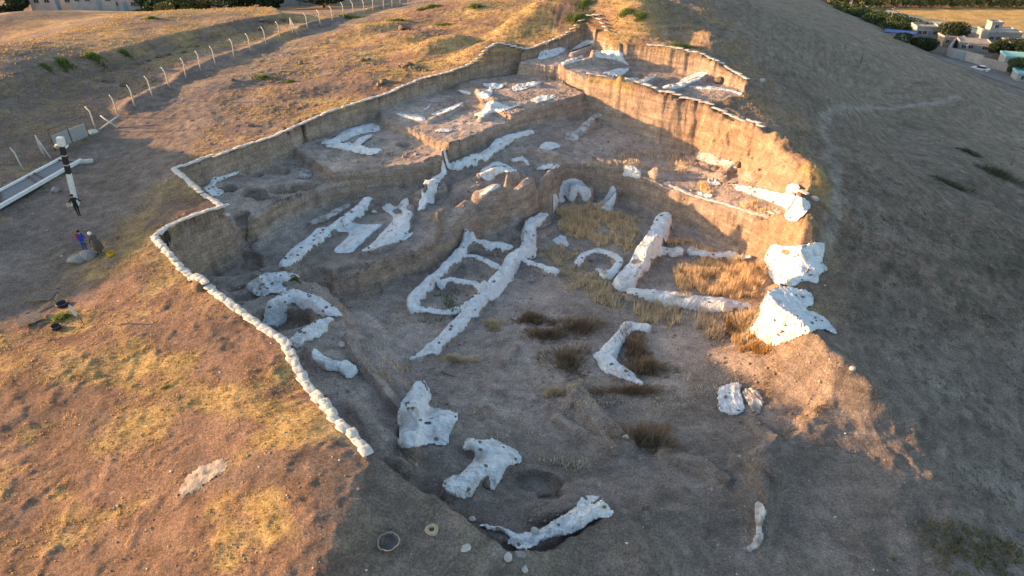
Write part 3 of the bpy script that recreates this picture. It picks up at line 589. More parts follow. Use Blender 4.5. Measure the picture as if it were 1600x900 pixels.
STONES = [rock_mesh('stone', .13, k, M_STONE, .6) for k in range(5)]
CT = 'white cloth sheets over the walls'
T = [ # (label, outline, holes, dusty, number of stones)
 ('small pleated white cloth hung like a tent beside the main wall sheet', [(860,376),(880,366),(892,386),(872,383)], [], 0, 0),
 ('torn white cloth hanging like a curtain at the back of the lower court', [(876,284),(895,279),(913,283),(924,300),(917,317),(908,314),(903,295),(897,317),(888,312),(881,300),(883,316),(873,316)], [], 0, 0),
 ('narrow white cloth strip hanging left of the torn curtain', [(864,305),(872,304),(871,321),(863,338)], [], 0, 0),
 ('white cloth spread up a corner like a sail, right of the torn curtain', [(956,289),(964,300),(956,331),(937,327),(921,318),(940,317)], [], 0, 0),
 ('sunlit white cloth over the upper part of the eastern spur', [(1205,380),(1230,386),(1287,376),(1287,393),(1284,410),(1294,421),(1280,429),(1280,442),(1257,438),(1238,447),(1212,444),(1202,430),(1200,418),(1193,404)], [(1228,394,.35)], 0, 14),
 ('sunlit white cloth spread over the lower part of the eastern spur down to the court', [(1212,446),(1236,450),(1265,454),(1274,475),(1255,482),(1282,491),(1312,524),(1287,516),(1276,513),(1240,530),(1206,543),(1179,524),(1170,520),(1185,497),(1194,480),(1172,490),(1171,484),(1200,453)], [], 0, 16),
 ('round bundle of white cloth alone on the open court floor, with two stones', [(1121,605),(1135,600),(1162,599),(1157,615),(1169,642),(1142,649),(1122,642)], [], 0, 4),
 ('dusty half buried cloth against the round white bundle', [(1163,605),(1185,609),(1195,625),(1188,648),(1174,642),(1160,618)], [], 1, 0),
 ('crumpled white cloth with dark stones on the bench under the west rim, uppermost of three', [(382,448),(395,436),(426,425),(446,426),(470,432),(461,436),(441,440),(436,446),(453,449),(444,458),(424,459),(409,467),(395,459),(391,456)], [(431,446,.2)], 0, 14),
 ('rumpled grey white cloth lying loose below the western sandbag row', [(485,550),(494,542),(507,560),(525,565),(547,564),(562,582),(550,592),(540,592),(530,577),(522,581),(505,577),(486,562)], [], 0, 0),
 ('white cloth shaped like a boot below the end of the western sandbag row', [(653,592),(667,599),(675,620),(667,636),(714,644),(717,652),(703,674),(701,697),(671,692),(635,702),(618,697),(627,677),(619,656),(628,631),(639,613)], [(659,656,.2),(668,660,.22)], 0, 5),
 ('white cloth bunched over a wall stub with a dark hollow beside it, in the foreground', [(731,683),(749,688),(774,684),(792,699),(813,709),(815,724),(792,727),(778,755),(771,768),(762,759),(767,734),(746,759),(731,782),(699,773),(687,755),(717,741),(739,723),(742,706),(721,702)], [], 0, 8),
 ('white cloth swept in a curve along the nearest wall stub, closest to the viewer', [(746,818),(771,821),(799,830),(820,834),(856,821),(881,805),(899,791),(913,775),(938,777),(959,795),(955,809),(927,812),(895,835),(856,839),(831,855),(813,860),(790,846),(803,838),(767,827)], [], 0, 5),
 ('ragged thin cloth strip lying on the lower right floor edge', [(1180,782),(1190,785),(1198,800),(1191,820),(1193,845),(1180,862),(1158,858),(1175,850),(1182,830),(1180,810)], [], 1, 0),
 ('flat white cloth lying on soil between two longer rolls of the middle terrace', [(525,350),(550,348),(568,352),(600,350),(597,353),(575,370),(560,385),(548,396),(530,397),(520,392),(540,375),(548,362),(525,362)], [], 0, 3),
 ('white cloth with a looped top end and a pointed tail on the middle terrace edge', [(595,323),(607,318),(620,325),(627,316),(632,310),(638,308),(640,318),(633,327),(645,330),(645,338),(640,345),(642,355),(635,365),(649,362),(630,378),(608,382),(590,388),(575,393),(562,393),(575,384),(590,372),(603,358),(613,345),(615,337),(600,330)], [(622,331,.35)], 0, 10),
 ('white cloth hood over a rounded knoll in the middle of the dig', [(750,268),(753,264),(769,255),(779,253),(795,260),(813,267),(792,268),(776,273),(771,281),(758,281),(748,273)], [], 0, 0),
 ('small white cloth scrap below the knoll with the cloth hood', [(750,302),(776,286),(786,289),(769,298),(753,305)], [], 0, 0),
 ('narrow white cloth bent over a small mound right of the hooded knoll', [(797,250),(813,243),(824,250),(828,260),(822,257),(816,250),(800,253)], [], 0, 0),
 ('plump white cloth patch on top of a mound below the high terrace face', [(840,231),(853,221),(868,223),(879,229),(858,236)], [], 0, 0),
 ('thin white cloth strip on the rim above the lower court', [(836,264),(853,257),(876,257),(872,262),(841,267)], [], 0, 0),
 ('dusty crumpled cloth trailing down a mound at the foot of the long section', [(882,218),(885,207),(900,202),(912,192),(930,177),(945,180),(930,185),(922,197),(910,212),(900,220)], [], 1, 0),
 ('white cloth on the lower north west terrace, highest of three strips against its back wall', [(500,226),(506,219),(519,219),(535,205),(577,192),(595,197),(593,205),(567,208),(551,214),(543,220),(520,226)], [], 0, 2),
 ('short middle cloth strip on the lower north west terrace', [(551,224),(562,215),(580,209),(584,212),(572,219),(560,228)], [], 0, 0),
 ('long front cloth strip reaching the lit corner of the lower north west terrace', [(505,228),(535,222),(567,228),(601,234),(585,243),(546,237),(520,231)], [], 0, 0),
 ('white cloth with a tapered right end on the second north west terrace', [(616,176),(630,179),(656,180),(666,184),(664,189),(648,188),(627,183)], [], 0, 1),
 ('long pale cloth strip slanting up the second north west terrace', [(672,179),(703,166),(724,159),(724,163),(706,173),(679,181)], [], 0, 1),
 ('tiny cloth scrap against the back wall of the second north west terrace', [(661,171),(674,164),(671,169),(663,173)], [], 0, 0),
 ('ragged cloth scrap on the front edge of the second north west terrace', [(677,204),(698,200),(712,204),(690,207)], [], 0, 0),
 ('small cloth wedge at the left end of the third terrace', [(712,139),(737,144),(737,148),(724,146)], [], 0, 0),
 ('white cloth lump left of a round soil stub on the third terrace', [(745,147),(763,139),(771,139),(769,150),(755,156),(753,151)], [], 0, 0),
 ('white cloth strip against the back wall of the third terrace', [(754,129),(790,131),(784,138),(771,139),(755,134)], [], 0, 0),
 ('wide white cloth strip right of a round soil stub on the third terrace', [(799,134),(845,126),(845,131),(816,141),(803,143)], [], 0, 4),
 ('sprawling white cloth with three arms at the front of the third terrace', [(740,179),(755,173),(761,159),(776,158),(792,167),(818,163),(800,170),(782,175),(763,176),(755,185),(748,181)], [], 0, 0),
 ('flat white cloth rectangle at the right edge of the third terrace', [(824,156),(855,147),(871,150),(858,156),(840,161)], [], 0, 0),
 ('flat white cloth near the far corner of the hilltop court', [(839,90),(846,79),(877,74),(885,78),(867,89),(844,93)], [], 0, 2),
 ('white cloth roll near the lit left corner of the hilltop court', [(876,99),(882,95),(908,86),(913,90),(894,99),(879,102)], [], 0, 0),
 ('broad white cloth hanging over the face of the raised block in the hilltop court', [(927,80),(953,79),(972,80),(974,92),(984,103),(972,97),(948,91),(929,89)], [], 0, 0),
 ('narrow pale cloth edging the top of the raised block near the farthest corner', [(889,80),(915,61),(932,64),(922,68),(894,79)], [], 0, 0),
 ('white cloth on the floor behind the sandbag row of the long section', [(939,114),(963,108),(986,106),(974,118),(963,121),(951,117)], [], 0, 0),
 ('white cloth on the low kerb in front of the dark hearth pit', [(970,121),(1000,121),(996,126),(974,125)], [], 0, 0),
 ('white cloth over the curved low wall right of the dark hearth pit', [(996,130),(1010,122),(1027,116),(1026,119),(1010,128),(997,133)], [], 0, 0),
 ('long dusty white cloth over the diagonal wall of the hilltop court', [(1031,137),(1043,131),(1060,130),(1069,122),(1093,112),(1108,114),(1098,122),(1081,130),(1067,137),(1048,140)], [], 0, 3),
 ('low white cloth strip running right from the diagonal wall of the hilltop court', [(1076,134),(1105,135),(1133,138),(1162,146),(1155,148),(1138,142),(1110,140),(1079,137)], [], 0, 0),
 ('greyish cloth mound under the lit face of the long section', [(1086,249),(1100,237),(1115,242),(1125,249),(1155,255),(1155,262),(1135,262),(1105,255)], [], 1, 2),
 ('small flat cloth patch left of the tufts on the eastern terrace', [(1087,300),(1102,299),(1116,304),(1110,311),(1090,304)], [], 0, 0),
 ('cloth ring around a small hole behind the tufts on the eastern terrace', [(1104,279),(1112,277),(1127,287),(1122,291),(1107,289)], [(1112,282,.2)], 0, 0),
 ('long crumpled white cloth across the eastern terrace, ending in the sun', [(1145,287),(1160,290),(1200,298),(1235,303),(1262,312),(1268,322),(1255,335),(1240,347),(1225,340),(1230,325),(1205,316),(1170,305),(1148,295)], [], 0, 6),
 ('sunlit cloth lump at the right end of the eastern terrace', [(1225,300),(1235,285),(1252,290),(1250,302),(1237,304)], [], 0, 0),
 ('white cloth lump at the left end of the sandbag row above the lower court', [(975,262),(980,258),(995,260),(1003,270),(1000,280),(985,275),(972,278)], [], 0, 1),
 ('white cloth bent around the first pit below the western corner', [(330,279),(350,275),(375,267),(372,272),(350,280),(335,285),(337,294),(352,297),(342,306),(322,306),(312,296),(327,290)], [], 0, 6),
 ('small cloth heap beside the lower left corner of the lower north west terrace', [(460,278),(472,262),(488,268),(487,278),(470,280)], [], 1, 4),
]
HOLES = {'longest': [(760,437,.16),(772,441,.14)], 'broad white cloth with soil': [(1008,367,.5),(995,409,.35)], 'spindle': [(664,295,.22)]}
T = [(l_, p_, next((h for k_, h in HOLES.items() if l_.startswith(k_)), []), d_, n_) for l_, p_, d_, n_ in STRIPS]+T
for i, (lab, out, holes, du, ns) in enumerate(T):
    if len(out[0]) == 2: spots = lay('cloth_sheet', out, holes, bool(du), amp=.06, seed=i, label=lab, group=CT)
    else: spots = drape('cloth_sheet', out, out, holes, bool(du), lift=.045, amp=.02 if 'cells' in lab else .04, seed=i, label=lab, group=CT)
    for k in range(ns):
        x, y, z = spots[k]
        o = obj('stone', STONES[(i+k) % 5], None, (x, y, z+.01)); s_ = rng.uniform(.45, 1.05); o.scale = (s_, s_, s_); o.rotation_euler = (0, 0, rng.uniform(0, 6.28))
        tag(o, 'small dark stone weighing down the '+' '.join(lab.split()[:8]).rstrip(','), 'stone', 'stones weighing down the cloth sheets')

# ------------------------------------------------------------------ sandbags along the rims
def bag_mesh(seed):
    rr = np.random.default_rng(seed); nu, nv = 14, 8; co = []; L_, W_, H_ = .40, .29, .13
    for j in range(nv+1):
        ph = -math.pi/2+math.pi*j/nv
        for i in range(nu):
            th = 2*math.pi*i/nu; cx_, sx_ = math.cos(th), math.sin(th)
            ex = np.sign(cx_)*abs(cx_)**.42*math.cos(ph)**.6; ey = np.sign(sx_)*abs(sx_)**.45*math.cos(ph)**.6
            z = math.sin(ph)*H_*(1-.45*abs(ex)**3); co.append((ex*L_*(1+.04*math.sin(7*ey)), ey*W_, z+H_*.6))
    co = np.array(co); co += .018*(rr.random(co.shape)-.5); co[:, 2] += .03*np.sin(co[:, 0]*9+seed)*(co[:, 2] > H_*.6)
    f = [(j*nu+i, j*nu+(i+1) % nu, (j+1)*nu+(i+1) % nu, (j+1)*nu+i) for j in range(nv) for i in range(nu)]
    return npmesh('sandbag', co, f, M_BAG)
BAGS = [bag_mesh(k) for k in range(6)]
def bagrow(pts, step, label, sc=1.0, off=.12, sink=.02, lim=999):
    xy = wxy(pts); n = 0
    seg = [math.dist(xy[i], xy[i+1]) for i in range(len(xy)-1)]; cum = np.concatenate([[0], np.cumsum(seg)]); s_ = step/2
    while s_ < cum[-1] and n < lim:
        x = float(np.interp(s_, cum, [p[0] for p in xy])); y = float(np.interp(s_, cum, [p[1] for p in xy])); i = min(np.searchsorted(cum, s_, 'right')-1, len(seg)-1)
        a = math.atan2(xy[i+1][1]-xy[i][1], xy[i+1][0]-xy[i][0])
        x += -math.sin(a)*(off+rng.normal(0, .05)); y += math.cos(a)*(off+rng.normal(0, .035))
        z = max(float(sample(G1, x+dx_, y+dy_)) for dx_ in (-.35, -.15, 0, .15, .35) for dy_ in (-.35, -.15, 0, .15, .35))-sink-.03
        o = obj('sandbag', BAGS[int(rng.integers(0, 6))], None, (x, y, z)); k = sc*rng.uniform(.93, 1.08); o.scale = (k*rng.uniform(.54, .70), step/.50*rng.uniform(1.08, 1.3), sc*rng.uniform(.38, .62))
        o.rotation_euler = (rng.normal(0, .04), rng.normal(0, .06), a+math.pi/2+rng.normal(0, .12)); tag(o, label, 'sandbag', 'sandbags along the rims of the dig'); n += 1; s_ += step*rng.uniform(.96, 1.04)
    return n
nb = 0
nb += bagrow([(582,712,-.05),(540,668,.05),(500,618,.1),(470,577,.1),(446,530,.1),(415,510,.1),(370,478,.1),(300,428,0),(268,400,0),(246,372,0)], .45, 'white sandbag in the near west row, between its cut end and the outer corner', 1.0)
nb += bagrow([(246,372,0),(262,357,0),(300,342,0),(350,323,0),(360,319,0)], .46, 'white sandbag in the short row from the outer corner to the inner notch', .95)
nb += bagrow([(354,325,0),(348,320,0),(312,300,0),(275,265,0)], .48, 'white sandbag in the row between the inner notch and the left corner of the dig', .95)
nb += bagrow([(275,265,0),(340,243,0),(420,215,0),(500,180,.1),(600,147,.3),(660,124,.4),(700,115,.6),(745,100,1.),(780,84,1.3),(820,80,1.6),(870,64,2.1),(915,50,2.5)], .68, 'white sandbag in the long far row on top of the north west wall', .95)
nb += bagrow([(915,50,2.5),(930,51,2.5),(947,60,2.5)], .75, 'sandbag in the short row at the farthest corner of the dig', 1.0)
nb += bagrow([(1010,73,2.4),(1050,80,2.2),(1090,90,1.9),(1130,107,1.5),(1167,127,1.2)], .68, 'sandbag in the row above the lit far face of the hilltop court', .95)
nb += bagrow([(917,115,1.3),(960,124,1.1),(1000,135,1.0),(1035,146,.9),(1100,162,.6),(1150,182,.3),(1190,206,0)], .70, 'sandbag in the row along the top of the long lit section', .95)
nb += bagrow([(1038,286,-4.0),(1080,302,-4.0),(1120,318,-4.0),(1180,338,-3.6),(1240,356,-3.0)], .56, 'sandbag in the row above the lower court, over the lit inner face', 1.0)
print('sandbags', nb)
# ------------------------------------------------------------------ grass, shrubs, loose stones
M_GRASS = mat('dry_grass', (.4, .3, .1), .9, .2, 3, 0, attr=True, spec=.1)
nt_ = M_GRASS.node_tree; tr_ = nt_.nodes.new('ShaderNodeBsdfTranslucent'); mxs = nt_.nodes.new('ShaderNodeMixShader'); mxs.inputs[0].default_value = .4; bs_ = nt_.nodes['Principled BSDF']
nt_.links.new(bs_.inputs['Base Color'].links[0].from_socket, tr_.inputs[0]); nt_.links.new(bs_.outputs[0], mxs.inputs[1]); nt_.links.new(tr_.outputs[0], mxs.inputs[2]); nt_.links.new(mxs.outputs[0], nt_.nodes['Material Output'].inputs[0])
M_LEAF = mat('leaf', (.06, .09, .03), .8, .35, 1.5, 0, c2=None, spec=.2)
M_BARK = mat('bark', (.12, .09, .07), .9, .3, 4, .4)
def blades(n, x, y, z, h, w_, c0, c1, lean=.45, cx=0, cy=0, cz=0, per=1):
    """triangular blades rooted at x, y, z"""
    a = rng.uniform(0, 6.283, n); hh = h*rng.uniform(.55, 1.25, n); ww = w_*rng.uniform(.7, 1.4, n); le = lean*rng.uniform(0, 1, n)*hh; b = rng.uniform(0, 6.283, n)
    p = np.zeros((n, 3, 3)); p[:, 0] = np.stack([x-np.cos(a)*ww, y-np.sin(a)*ww, z-.02], -1); p[:, 1] = np.stack([x+np.cos(a)*ww, y+np.sin(a)*ww, z-.02], -1)
    p[:, 2] = np.stack([x+np.cos(b)*le, y+np.sin(b)*le, z+hh], -1)
    t = rng.random(n)[:, None]; c = np.array(c0)*(1-t)+np.array(c1)*t; c = c*rng.uniform(.75, 1.2, (n, 1)); cc = np.repeat(c[:, None], 3, 1)
    p -= np.array([cx, cy, cz])
    return p.reshape(-1, 3), cc.reshape(-1, 3)
def scatter_poly(poly_px, dens, noise_wl=1.5, thr=-.3, seed=0, z=None):
    x, y = hit(G1, [p[0] for p in poly_px], [p[1] for p in poly_px]); poly = list(zip(x.tolist(), y.tolist())); a = np.array(poly)
    A = np.ptp(a[:,0])*np.ptp(a[:,1]); n = int(A*dens*1.35); X = rng.uniform(a[:,0].min(), a[:,0].max(), n); Y = rng.uniform(a[:,1].min(), a[:,1].max(), n)
    m = inpoly(X+1.0*fbm(X, Y, 1.2, 3, 71), Y+1.0*fbm(X, Y, 1.2, 3, 72), poly) & (fbm(X, Y, noise_wl, 3, 73+seed) > thr+.15+rng.normal(0, .15, n)); return X[m], Y[m]
def grass_obj(name, parts, label=None, cat=None, group=None, kind='stuff', loc=(0, 0, 0)):
    co = np.vstack([p[0] for p in parts]); cc = np.vstack([p[1] for p in parts]); f = np.arange(len(co)).reshape(-1, 3)
    return tag(obj(name, npmesh(name, co, f, M_GRASS, False, cc), None, loc), label, cat, group, kind)
GOLD = ((.90, .71, .45), (.74, .56, .35)); STRAW = ((.76, .63, .44), (.56, .46, .33)); BROWN = ((.24, .17, .115), (.36, .27, .17)); GREEN = ((.12, .18, .06), (.22, .28, .09))
parts = []
for poly, dens, h, cols, thr, wl in [
    ([(868,328),(920,318),(1000,345),(1005,365),(985,400),(960,385),(930,385),(900,365),(872,348)], 130, .45, GOLD, -.45, 1.5),
    ([(835,378),(865,385),(895,395),(890,422),(960,440),(978,465),(985,490),(940,482),(890,440),(850,402)], 100, .40, STRAW, -.4, 1.3),
    ([(1045,425),(1080,410),(1110,405),(1192,405),(1195,440),(1172,468),(1110,458),(1060,450)], 170, .60, GOLD, -.6, 1.5),
    ([(1040,362),(1090,375),(1130,398),(1060,388),(1038,380)], 120, .40, GOLD, -.4, 1.5),
    ([(985,475),(1070,478),(1170,487),(1190,502),(1100,522),(1000,502)], 130, .45, STRAW, -.45, 1.3),
    ([(1125,520),(1165,490),(1190,495),(1205,545),(1170,560)], 120, .45, ((.36,.20,.07),(.42,.28,.09)), -.3, 1.0),
    ([(1090,288),(1130,285),(1132,300),(1098,302)], 140, .35, GOLD, -.6, 1), ([(1150,310),(1200,318),(1225,337),(1165,327)], 120, .3, GOLD, -.3, 1),
    ([(940,240),(1000,235),(1080,252),(1095,270),(990,268)], 45, .3, STRAW, 0, 2), ([(765,370),(800,368),(815,378),(775,376)], 120, .35, STRAW, -.4, 1),
    ([(830,722),(940,715),(945,772),(850,745)], 60, .3, STRAW, 0, 1), ([(850,600),(1100,560),(1180,600),(1000,660),(850,650)], 40, .16, STRAW, -.1, 1.2),
    ([(560,570),(640,560),(640,600),(590,615)], 70, .3, STRAW, -.1, 1), ([(610,700),(650,690),(660,720),(640,740)], 80, .3, STRAW, -.2, 1), ([(740,640),(860,640),(840,690),(740,680)], 50, .2, STRAW, 0, 1),
    ([(560,430),(700,440),(640,520),(560,500)], 30, .12, STRAW, -.1, 1), ([(1150,540),(1300,560),(1420,650),(1300,660),(1180,620)], 45, .15, ((.34,.22,.10),(.40,.27,.10)), -.1, 1),
    ([(440,470),(640,510),(560,560)], 16, .12, STRAW, .1, 1), ([(870,430),(960,440),(960,470),(900,470)], 60, .3, STRAW, -.2, 1)]:
    x, y = scatter_poly(poly, dens, wl, thr, int(dens)); n = len(x); k = 1+.6*fbm(x, y, .8, 2, 80)
    p, c = blades(n, x, y, sample(G1, x, y), 1, .022+.0003*y, *cols); p[2::3, 2] = (p[2::3, 2]-sample(G1, x, y))*h*k+sample(G1, x, y); p[0::3, :2] += 0
    sx = (p[2::3, :2]-np.stack([x, y], -1))*h*1.3+np.stack([x, y], -1); p[2::3, :2] = sx; parts.append((p, c))
grass_obj('court_grass', parts)
parts = []
for poly, dens in [([(690,478),(705,468),(735,475),(735,500),(700,502)], 90), ([(722,412),(765,420),(750,436),(705,430)], 30), ([(672,462),(700,450),(735,460),(722,474),(690,476)], 60), ([(735,385),(785,396),(770,402),(735,394)], 60), ([(675,400),(700,395),(690,415),(675,412)], 60), ([(650,490),(700,495),(680,510)], 60), ([(850,245),(840,250),(700,252),(720,246)], 20)]:
    x, y = scatter_poly(poly, dens, 1, -.3, 3); p, c = blades(len(x), x, y, sample(G1, x, y), .22, .03, *GREEN); parts.append((p, c))
grass_obj('green_weeds', parts)
# short dry grass of the open hill: small tufts of blades, thinning with distance
def hill_grass(name, x0, x1, y0, y1, dens, h, w_, cols, cond, thr=-.2, wl=2.4, per=5):
    n = int((x1-x0)*(y1-y0)*dens); X = rng.uniform(x0, x1, n); Y = rng.uniform(y0, y1, n)
    m = (fbm(X*.6-Y*.4, X*.3+Y*.9, wl, 4, 42, .6)+.3*fbm(X, Y, 7, 4, 41) > thr+rng.normal(0, .12, n)) & cond(X, Y) & (sample(DUG, X, Y) < .05)
    m &= (np.abs(X) < .82*(Y+6)+3)
    X, Y = X[m], Y[m]; k = len(X); X = np.repeat(X, per)+rng.normal(0, .05, k*per); Y = np.repeat(Y, per)+rng.normal(0, .05, k*per)
    return blades(k*per, X, Y, sample(G1, X, Y), h, w_, *cols, lean=.9)
pd = lambda X, Y: segdist(X, Y, pth)[0] > 5.0
shf = lambda X, Y: X-np.interp(Y, [p[1] for p in SH], [p[0] for p in SH])
lit = ((.60, .43, .19), (.46, .32, .155))
p1 = hill_grass('a', -34, -2, 14, 40, 15, .085, .020, lit, lambda X, Y: (pd(X, Y)) & (X < -5.5) & ((Y > 23) | (X < -9)), -.10)
p2 = hill_grass('b', -60, 30, 40, 75, 6, .12, .03, lit, lambda X, Y: pd(X, Y) & (shf(X, Y) < -1), -.1)
p3 = hill_grass('c', -60, 30, 75, 118, 2.6, .17, .045, ((.52,.38,.13),(.42,.29,.11)), lambda X, Y: pd(X, Y) & (shf(X, Y) < 0), -.25)
p4 = hill_grass('d', -4, 12, 12, 24, 5, .05, .016, ((.33,.28,.2),(.26,.22,.17)), lambda X, Y: X < 8, .1)
grass_obj('hill_grass', [p1, p2, p3, p4])
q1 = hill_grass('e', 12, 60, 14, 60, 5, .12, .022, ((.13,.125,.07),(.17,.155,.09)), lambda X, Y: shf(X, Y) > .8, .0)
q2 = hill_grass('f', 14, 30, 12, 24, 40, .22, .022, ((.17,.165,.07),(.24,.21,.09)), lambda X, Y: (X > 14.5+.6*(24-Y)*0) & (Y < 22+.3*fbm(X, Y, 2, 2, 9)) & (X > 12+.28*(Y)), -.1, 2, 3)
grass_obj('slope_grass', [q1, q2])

# dark dead shrubs on the court floor: one thing each
def shrub(name, u, v, rx, ry, h, cols, label, cat, group, n=700, ang=0):
    if name == 'dead_shrub': rx *= 1.35; ry *= 1.3; n = int(n*2.2)
    x0, y0 = hit(G1, u, v); x0 = float(x0[0]); y0 = float(y0[0]); z0 = float(sample(G1, x0, y0))
    a = rng.uniform(0, 6.283, n); r_ = np.abs(rng.normal(0, .55, n)); r_ = np.minimum(r_*(1+.35*np.sin(a*3+u)+.2*np.sin(a*5+v)), 1.1); lx = r_*np.cos(a)*rx; ly = r_*np.sin(a)*ry
    X = x0+lx*math.cos(ang)-ly*math.sin(ang); Y = y0+lx*math.sin(ang)+ly*math.cos(ang)
    X += .25*fbm(X, Y, .8, 2, int(u)); z = sample(G1, X, Y); hh = h*np.clip(1-.5*r_**2, .25, 1)*(1+.3*fbm(X, Y, .5, 2, 5))
    p, c = blades(n, X, Y, z, 1, .016+.0004*y0, *cols, lean=.5); p[2::3, 2] = z+(p[2::3, 2]-z)*hh; xy = np.stack([X, Y], -1); out = np.stack([X-x0, Y-y0], -1)*.25
    p[2::3, :2] = xy+(p[2::3, :2]-xy)*hh[:, None]*1.4+out; p -= np.array([x0, y0, z0])
    o = obj(name, npmesh(name, p, np.arange(len(p)).reshape(-1, 3), M_GRASS, False, c), None, (x0, y0, z0)); return tag(o, label, cat, group)
DS = 'dead brown shrubs on the court floor'
for a in [(833,500,.9,.5,.5,'small dead brown shrub, left of the pair in the middle of the open court'),(905,513,1.3,.9,.6,'round dead brown shrub, right of the pair in the middle of the open court'),(855,524,1.2,.6,.5,'low dead brown shrub just below the pair in the middle of the court'),
          (885,565,1.1,1.3,.6,'dead shrub with straw coloured base in front of the round brown shrub'),(990,545,.8,1.5,.6,'tall narrow dead shrub behind the bent white cloth'),(1008,578,1.2,.8,.6,'dead brown shrub at the inner foot of the bent white cloth'),
          (985,612,1.5,.4,.4,'flat dead shrub in front of the pointed end of the bent white cloth'),(1010,688,1.3,.9,.7,'largest dead brown shrub, beside a small white bag in the foreground court'),(772,508,.7,.5,.35,'thin straw shrub beside the tail of the long main wall cloth'),
          (710,562,1.0,.3,.3,'low straw shrub by the lying wooden plank'),(870,615,.5,.4,.4,'small golden shrub above a pale wall corner'),(1170,505,1.0,.8,.9,'reddish dry shrub at the foot of the eastern spur cloth')]:
    shrub('dead_shrub', a[0], a[1], a[2], a[3], a[4], BROWN if 'brown' in a[5] or 'dead' in a[5] else STRAW, a[5], 'shrub', DS)
GS = 'green weeds growing on the hill'
for a in [(96,497,.8,.6,.5,'bright green weed clump beside the leaning sign and a dark bucket'),(262,605,.35,.2,.15,'tiny green weed on the lit slope above the pale sand pile'),(72,105,1,.5,.5,'small green clump left of a larger one near the far track'),(101,102,1.6,.8,.8,'larger green clump near the far track'),
          (148,91,1.6,.8,.8,'green clump halfway along the bank above the far track'),(196,84,1,.5,.5,'faint green clump right of the others above the far track'),(50,5,3,1.2,1,'dark green bush before the leftmost far house'),(77,4,2.6,1.2,1,'dark green bush right of the leftmost far bush'),
          (207,16,2.4,1.2,.9,'green bush in front of the white shed'),(225,17,2.2,1.2,.9,'darker bush right of the one before the white shed'),(236,29,1.5,.7,.5,'low green weed patch on the plain below the white shed'),(551,29,2.6,1,.9,'dark green weeds at the fence foot on the far track'),(408,121,.9,.6,.6,'green weed tussock on the slope above the far sandbag row'),(451,129,.8,.5,.4,'small weed right of the tussock above the far sandbag row'),
          (742,11,1.6,.8,.8,'round green bush on the golden hilltop'),(672,12,1.6,.6,.6,'left green weed of two on the golden hill'),(660,15,1,.4,.4,'weed just left of another on the golden hill'),(695,39,1.6,.6,.5,'flat green weed at the foot of the far hummocks'),(620,32,1.4,.6,.5,'dark weed on the golden hill left of two rocks'),(905,30,2.0,.9,.9,'dark green bush in the shaded hollow behind the dig'),(912,7,1.6,.7,.6,'green weed on the hill crest'),
          (1000,26,1.0,.6,.6,'small dark bush on the crest of a hummock'),(1063,73,1.8,.8,.7,'bright green bush behind the lit hilltop face'),(977,20,1.1,.6,.6,'dark bush left on the shaded hollow edge'),(460,435,.5,.35,.3,'green weed at the end of the lumpy cloth'),(408,0,2,1,1,'bush at the top edge beside the dark far tree')]:
    shrub('green_weed', a[0], a[1], a[2]*.8, a[3]*.8, a[4]*.6, GREEN, a[5], 'weed', GS, 600)
for a in [(1485,290,2.2,1.0,.6,'dark scrub patch on the shaded eastern slope, upper left of two'),(1560,275,3.2,1.5,.8,'larger dark scrub patch on the shaded eastern slope near the frame edge'),(1515,240,1.6,.8,.5,'small dark scrub on the eastern slope above the other patches')]:
    shrub('scrub', *a[:5], ((.10,.115,.07),(.15,.155,.10)), a[5], 'scrub', 'dark scrub on the eastern slope', 900)
# loose stones: many small ones as one object, rocks worth naming each on their own
M_PEB = mat('pebble', (.36, .33, .29), .9, .4, 2, .2)
oct_v = np.array([(1,0,0),(0,1,0),(-1,0,0),(0,-1,0),(0,0,.7),(0,0,-.7)], float); oct_f = np.array([(0,1,4),(1,2,4),(2,3,4),(3,0,4),(1,0,5),(2,1,5),(3,2,5),(0,3,5)])
n = 9000; Yp = 13+85*rng.random(n)**1.3; Xp = rng.uniform(-1, 1, n)*(.8*Yp+3); rr = np.exp(rng.normal(-3.55, .42, n))*(.8+.008*Yp); rr = np.where(sample(DUG, Xp, Yp) > .5, rr*1.05, rr)
Zp = sample(G1, Xp, Yp); V = oct_v[None]*(rr[:, None, None]*rng.uniform(.6, 1.3, (n, 6, 3))); V += np.stack([Xp, Yp, Zp+rr*.2], -1)[:, None]
cg = np.where(rng.random(n) < .16, .62, rng.uniform(.13, .34, n)); _ = 0; cgc = np.repeat(np.stack([cg, cg*.93, cg*.85], -1)[:, None], 6, 1).reshape(-1, 3)
M_PEBA = mat('gravel', (.3,.3,.3), .9, .2, 5, 0, attr=True)
tag(obj('gravel', npmesh('gravel', V.reshape(-1, 3), (oct_f[None]+6*np.arange(n)[:, None, None]).reshape(-1, 3), M_PEBA, False, cgc)), kind='stuff')
# clods and crumbled mudbrick on the floor of the dig
n = 5200; Xp = rng.uniform(-28, 26, n*3); Yp = rng.uniform(16, 90, n*3); m = (sample(DUG, Xp, Yp) > .6) & (fbm(Xp, Yp, 2.5, 3, 95)+.9*sample(WALL, Xp, Yp) > .12); Xp, Yp = Xp[m][:n], Yp[m][:n]; n = len(Xp)
rr = np.exp(rng.normal(-2.75, .5, n)); Zp = sample(G1, Xp, Yp); V = oct_v[None]*(rr[:, None, None]*rng.uniform(.6, 1.3, (n, 6, 3))); V += np.stack([Xp, Yp, Zp+rr*.1], -1)[:, None]
cg = rng.uniform(.20, .42, n); cgc = np.repeat(np.stack([cg, cg*.77, cg*.62], -1)[:, None], 6, 1).reshape(-1, 3)
tag(obj('rubble', npmesh('rubble', V.reshape(-1, 3), (oct_f[None]+6*np.arange(n)[:, None, None]).reshape(-1, 3), M_PEBA, False, cgc)), kind='stuff')
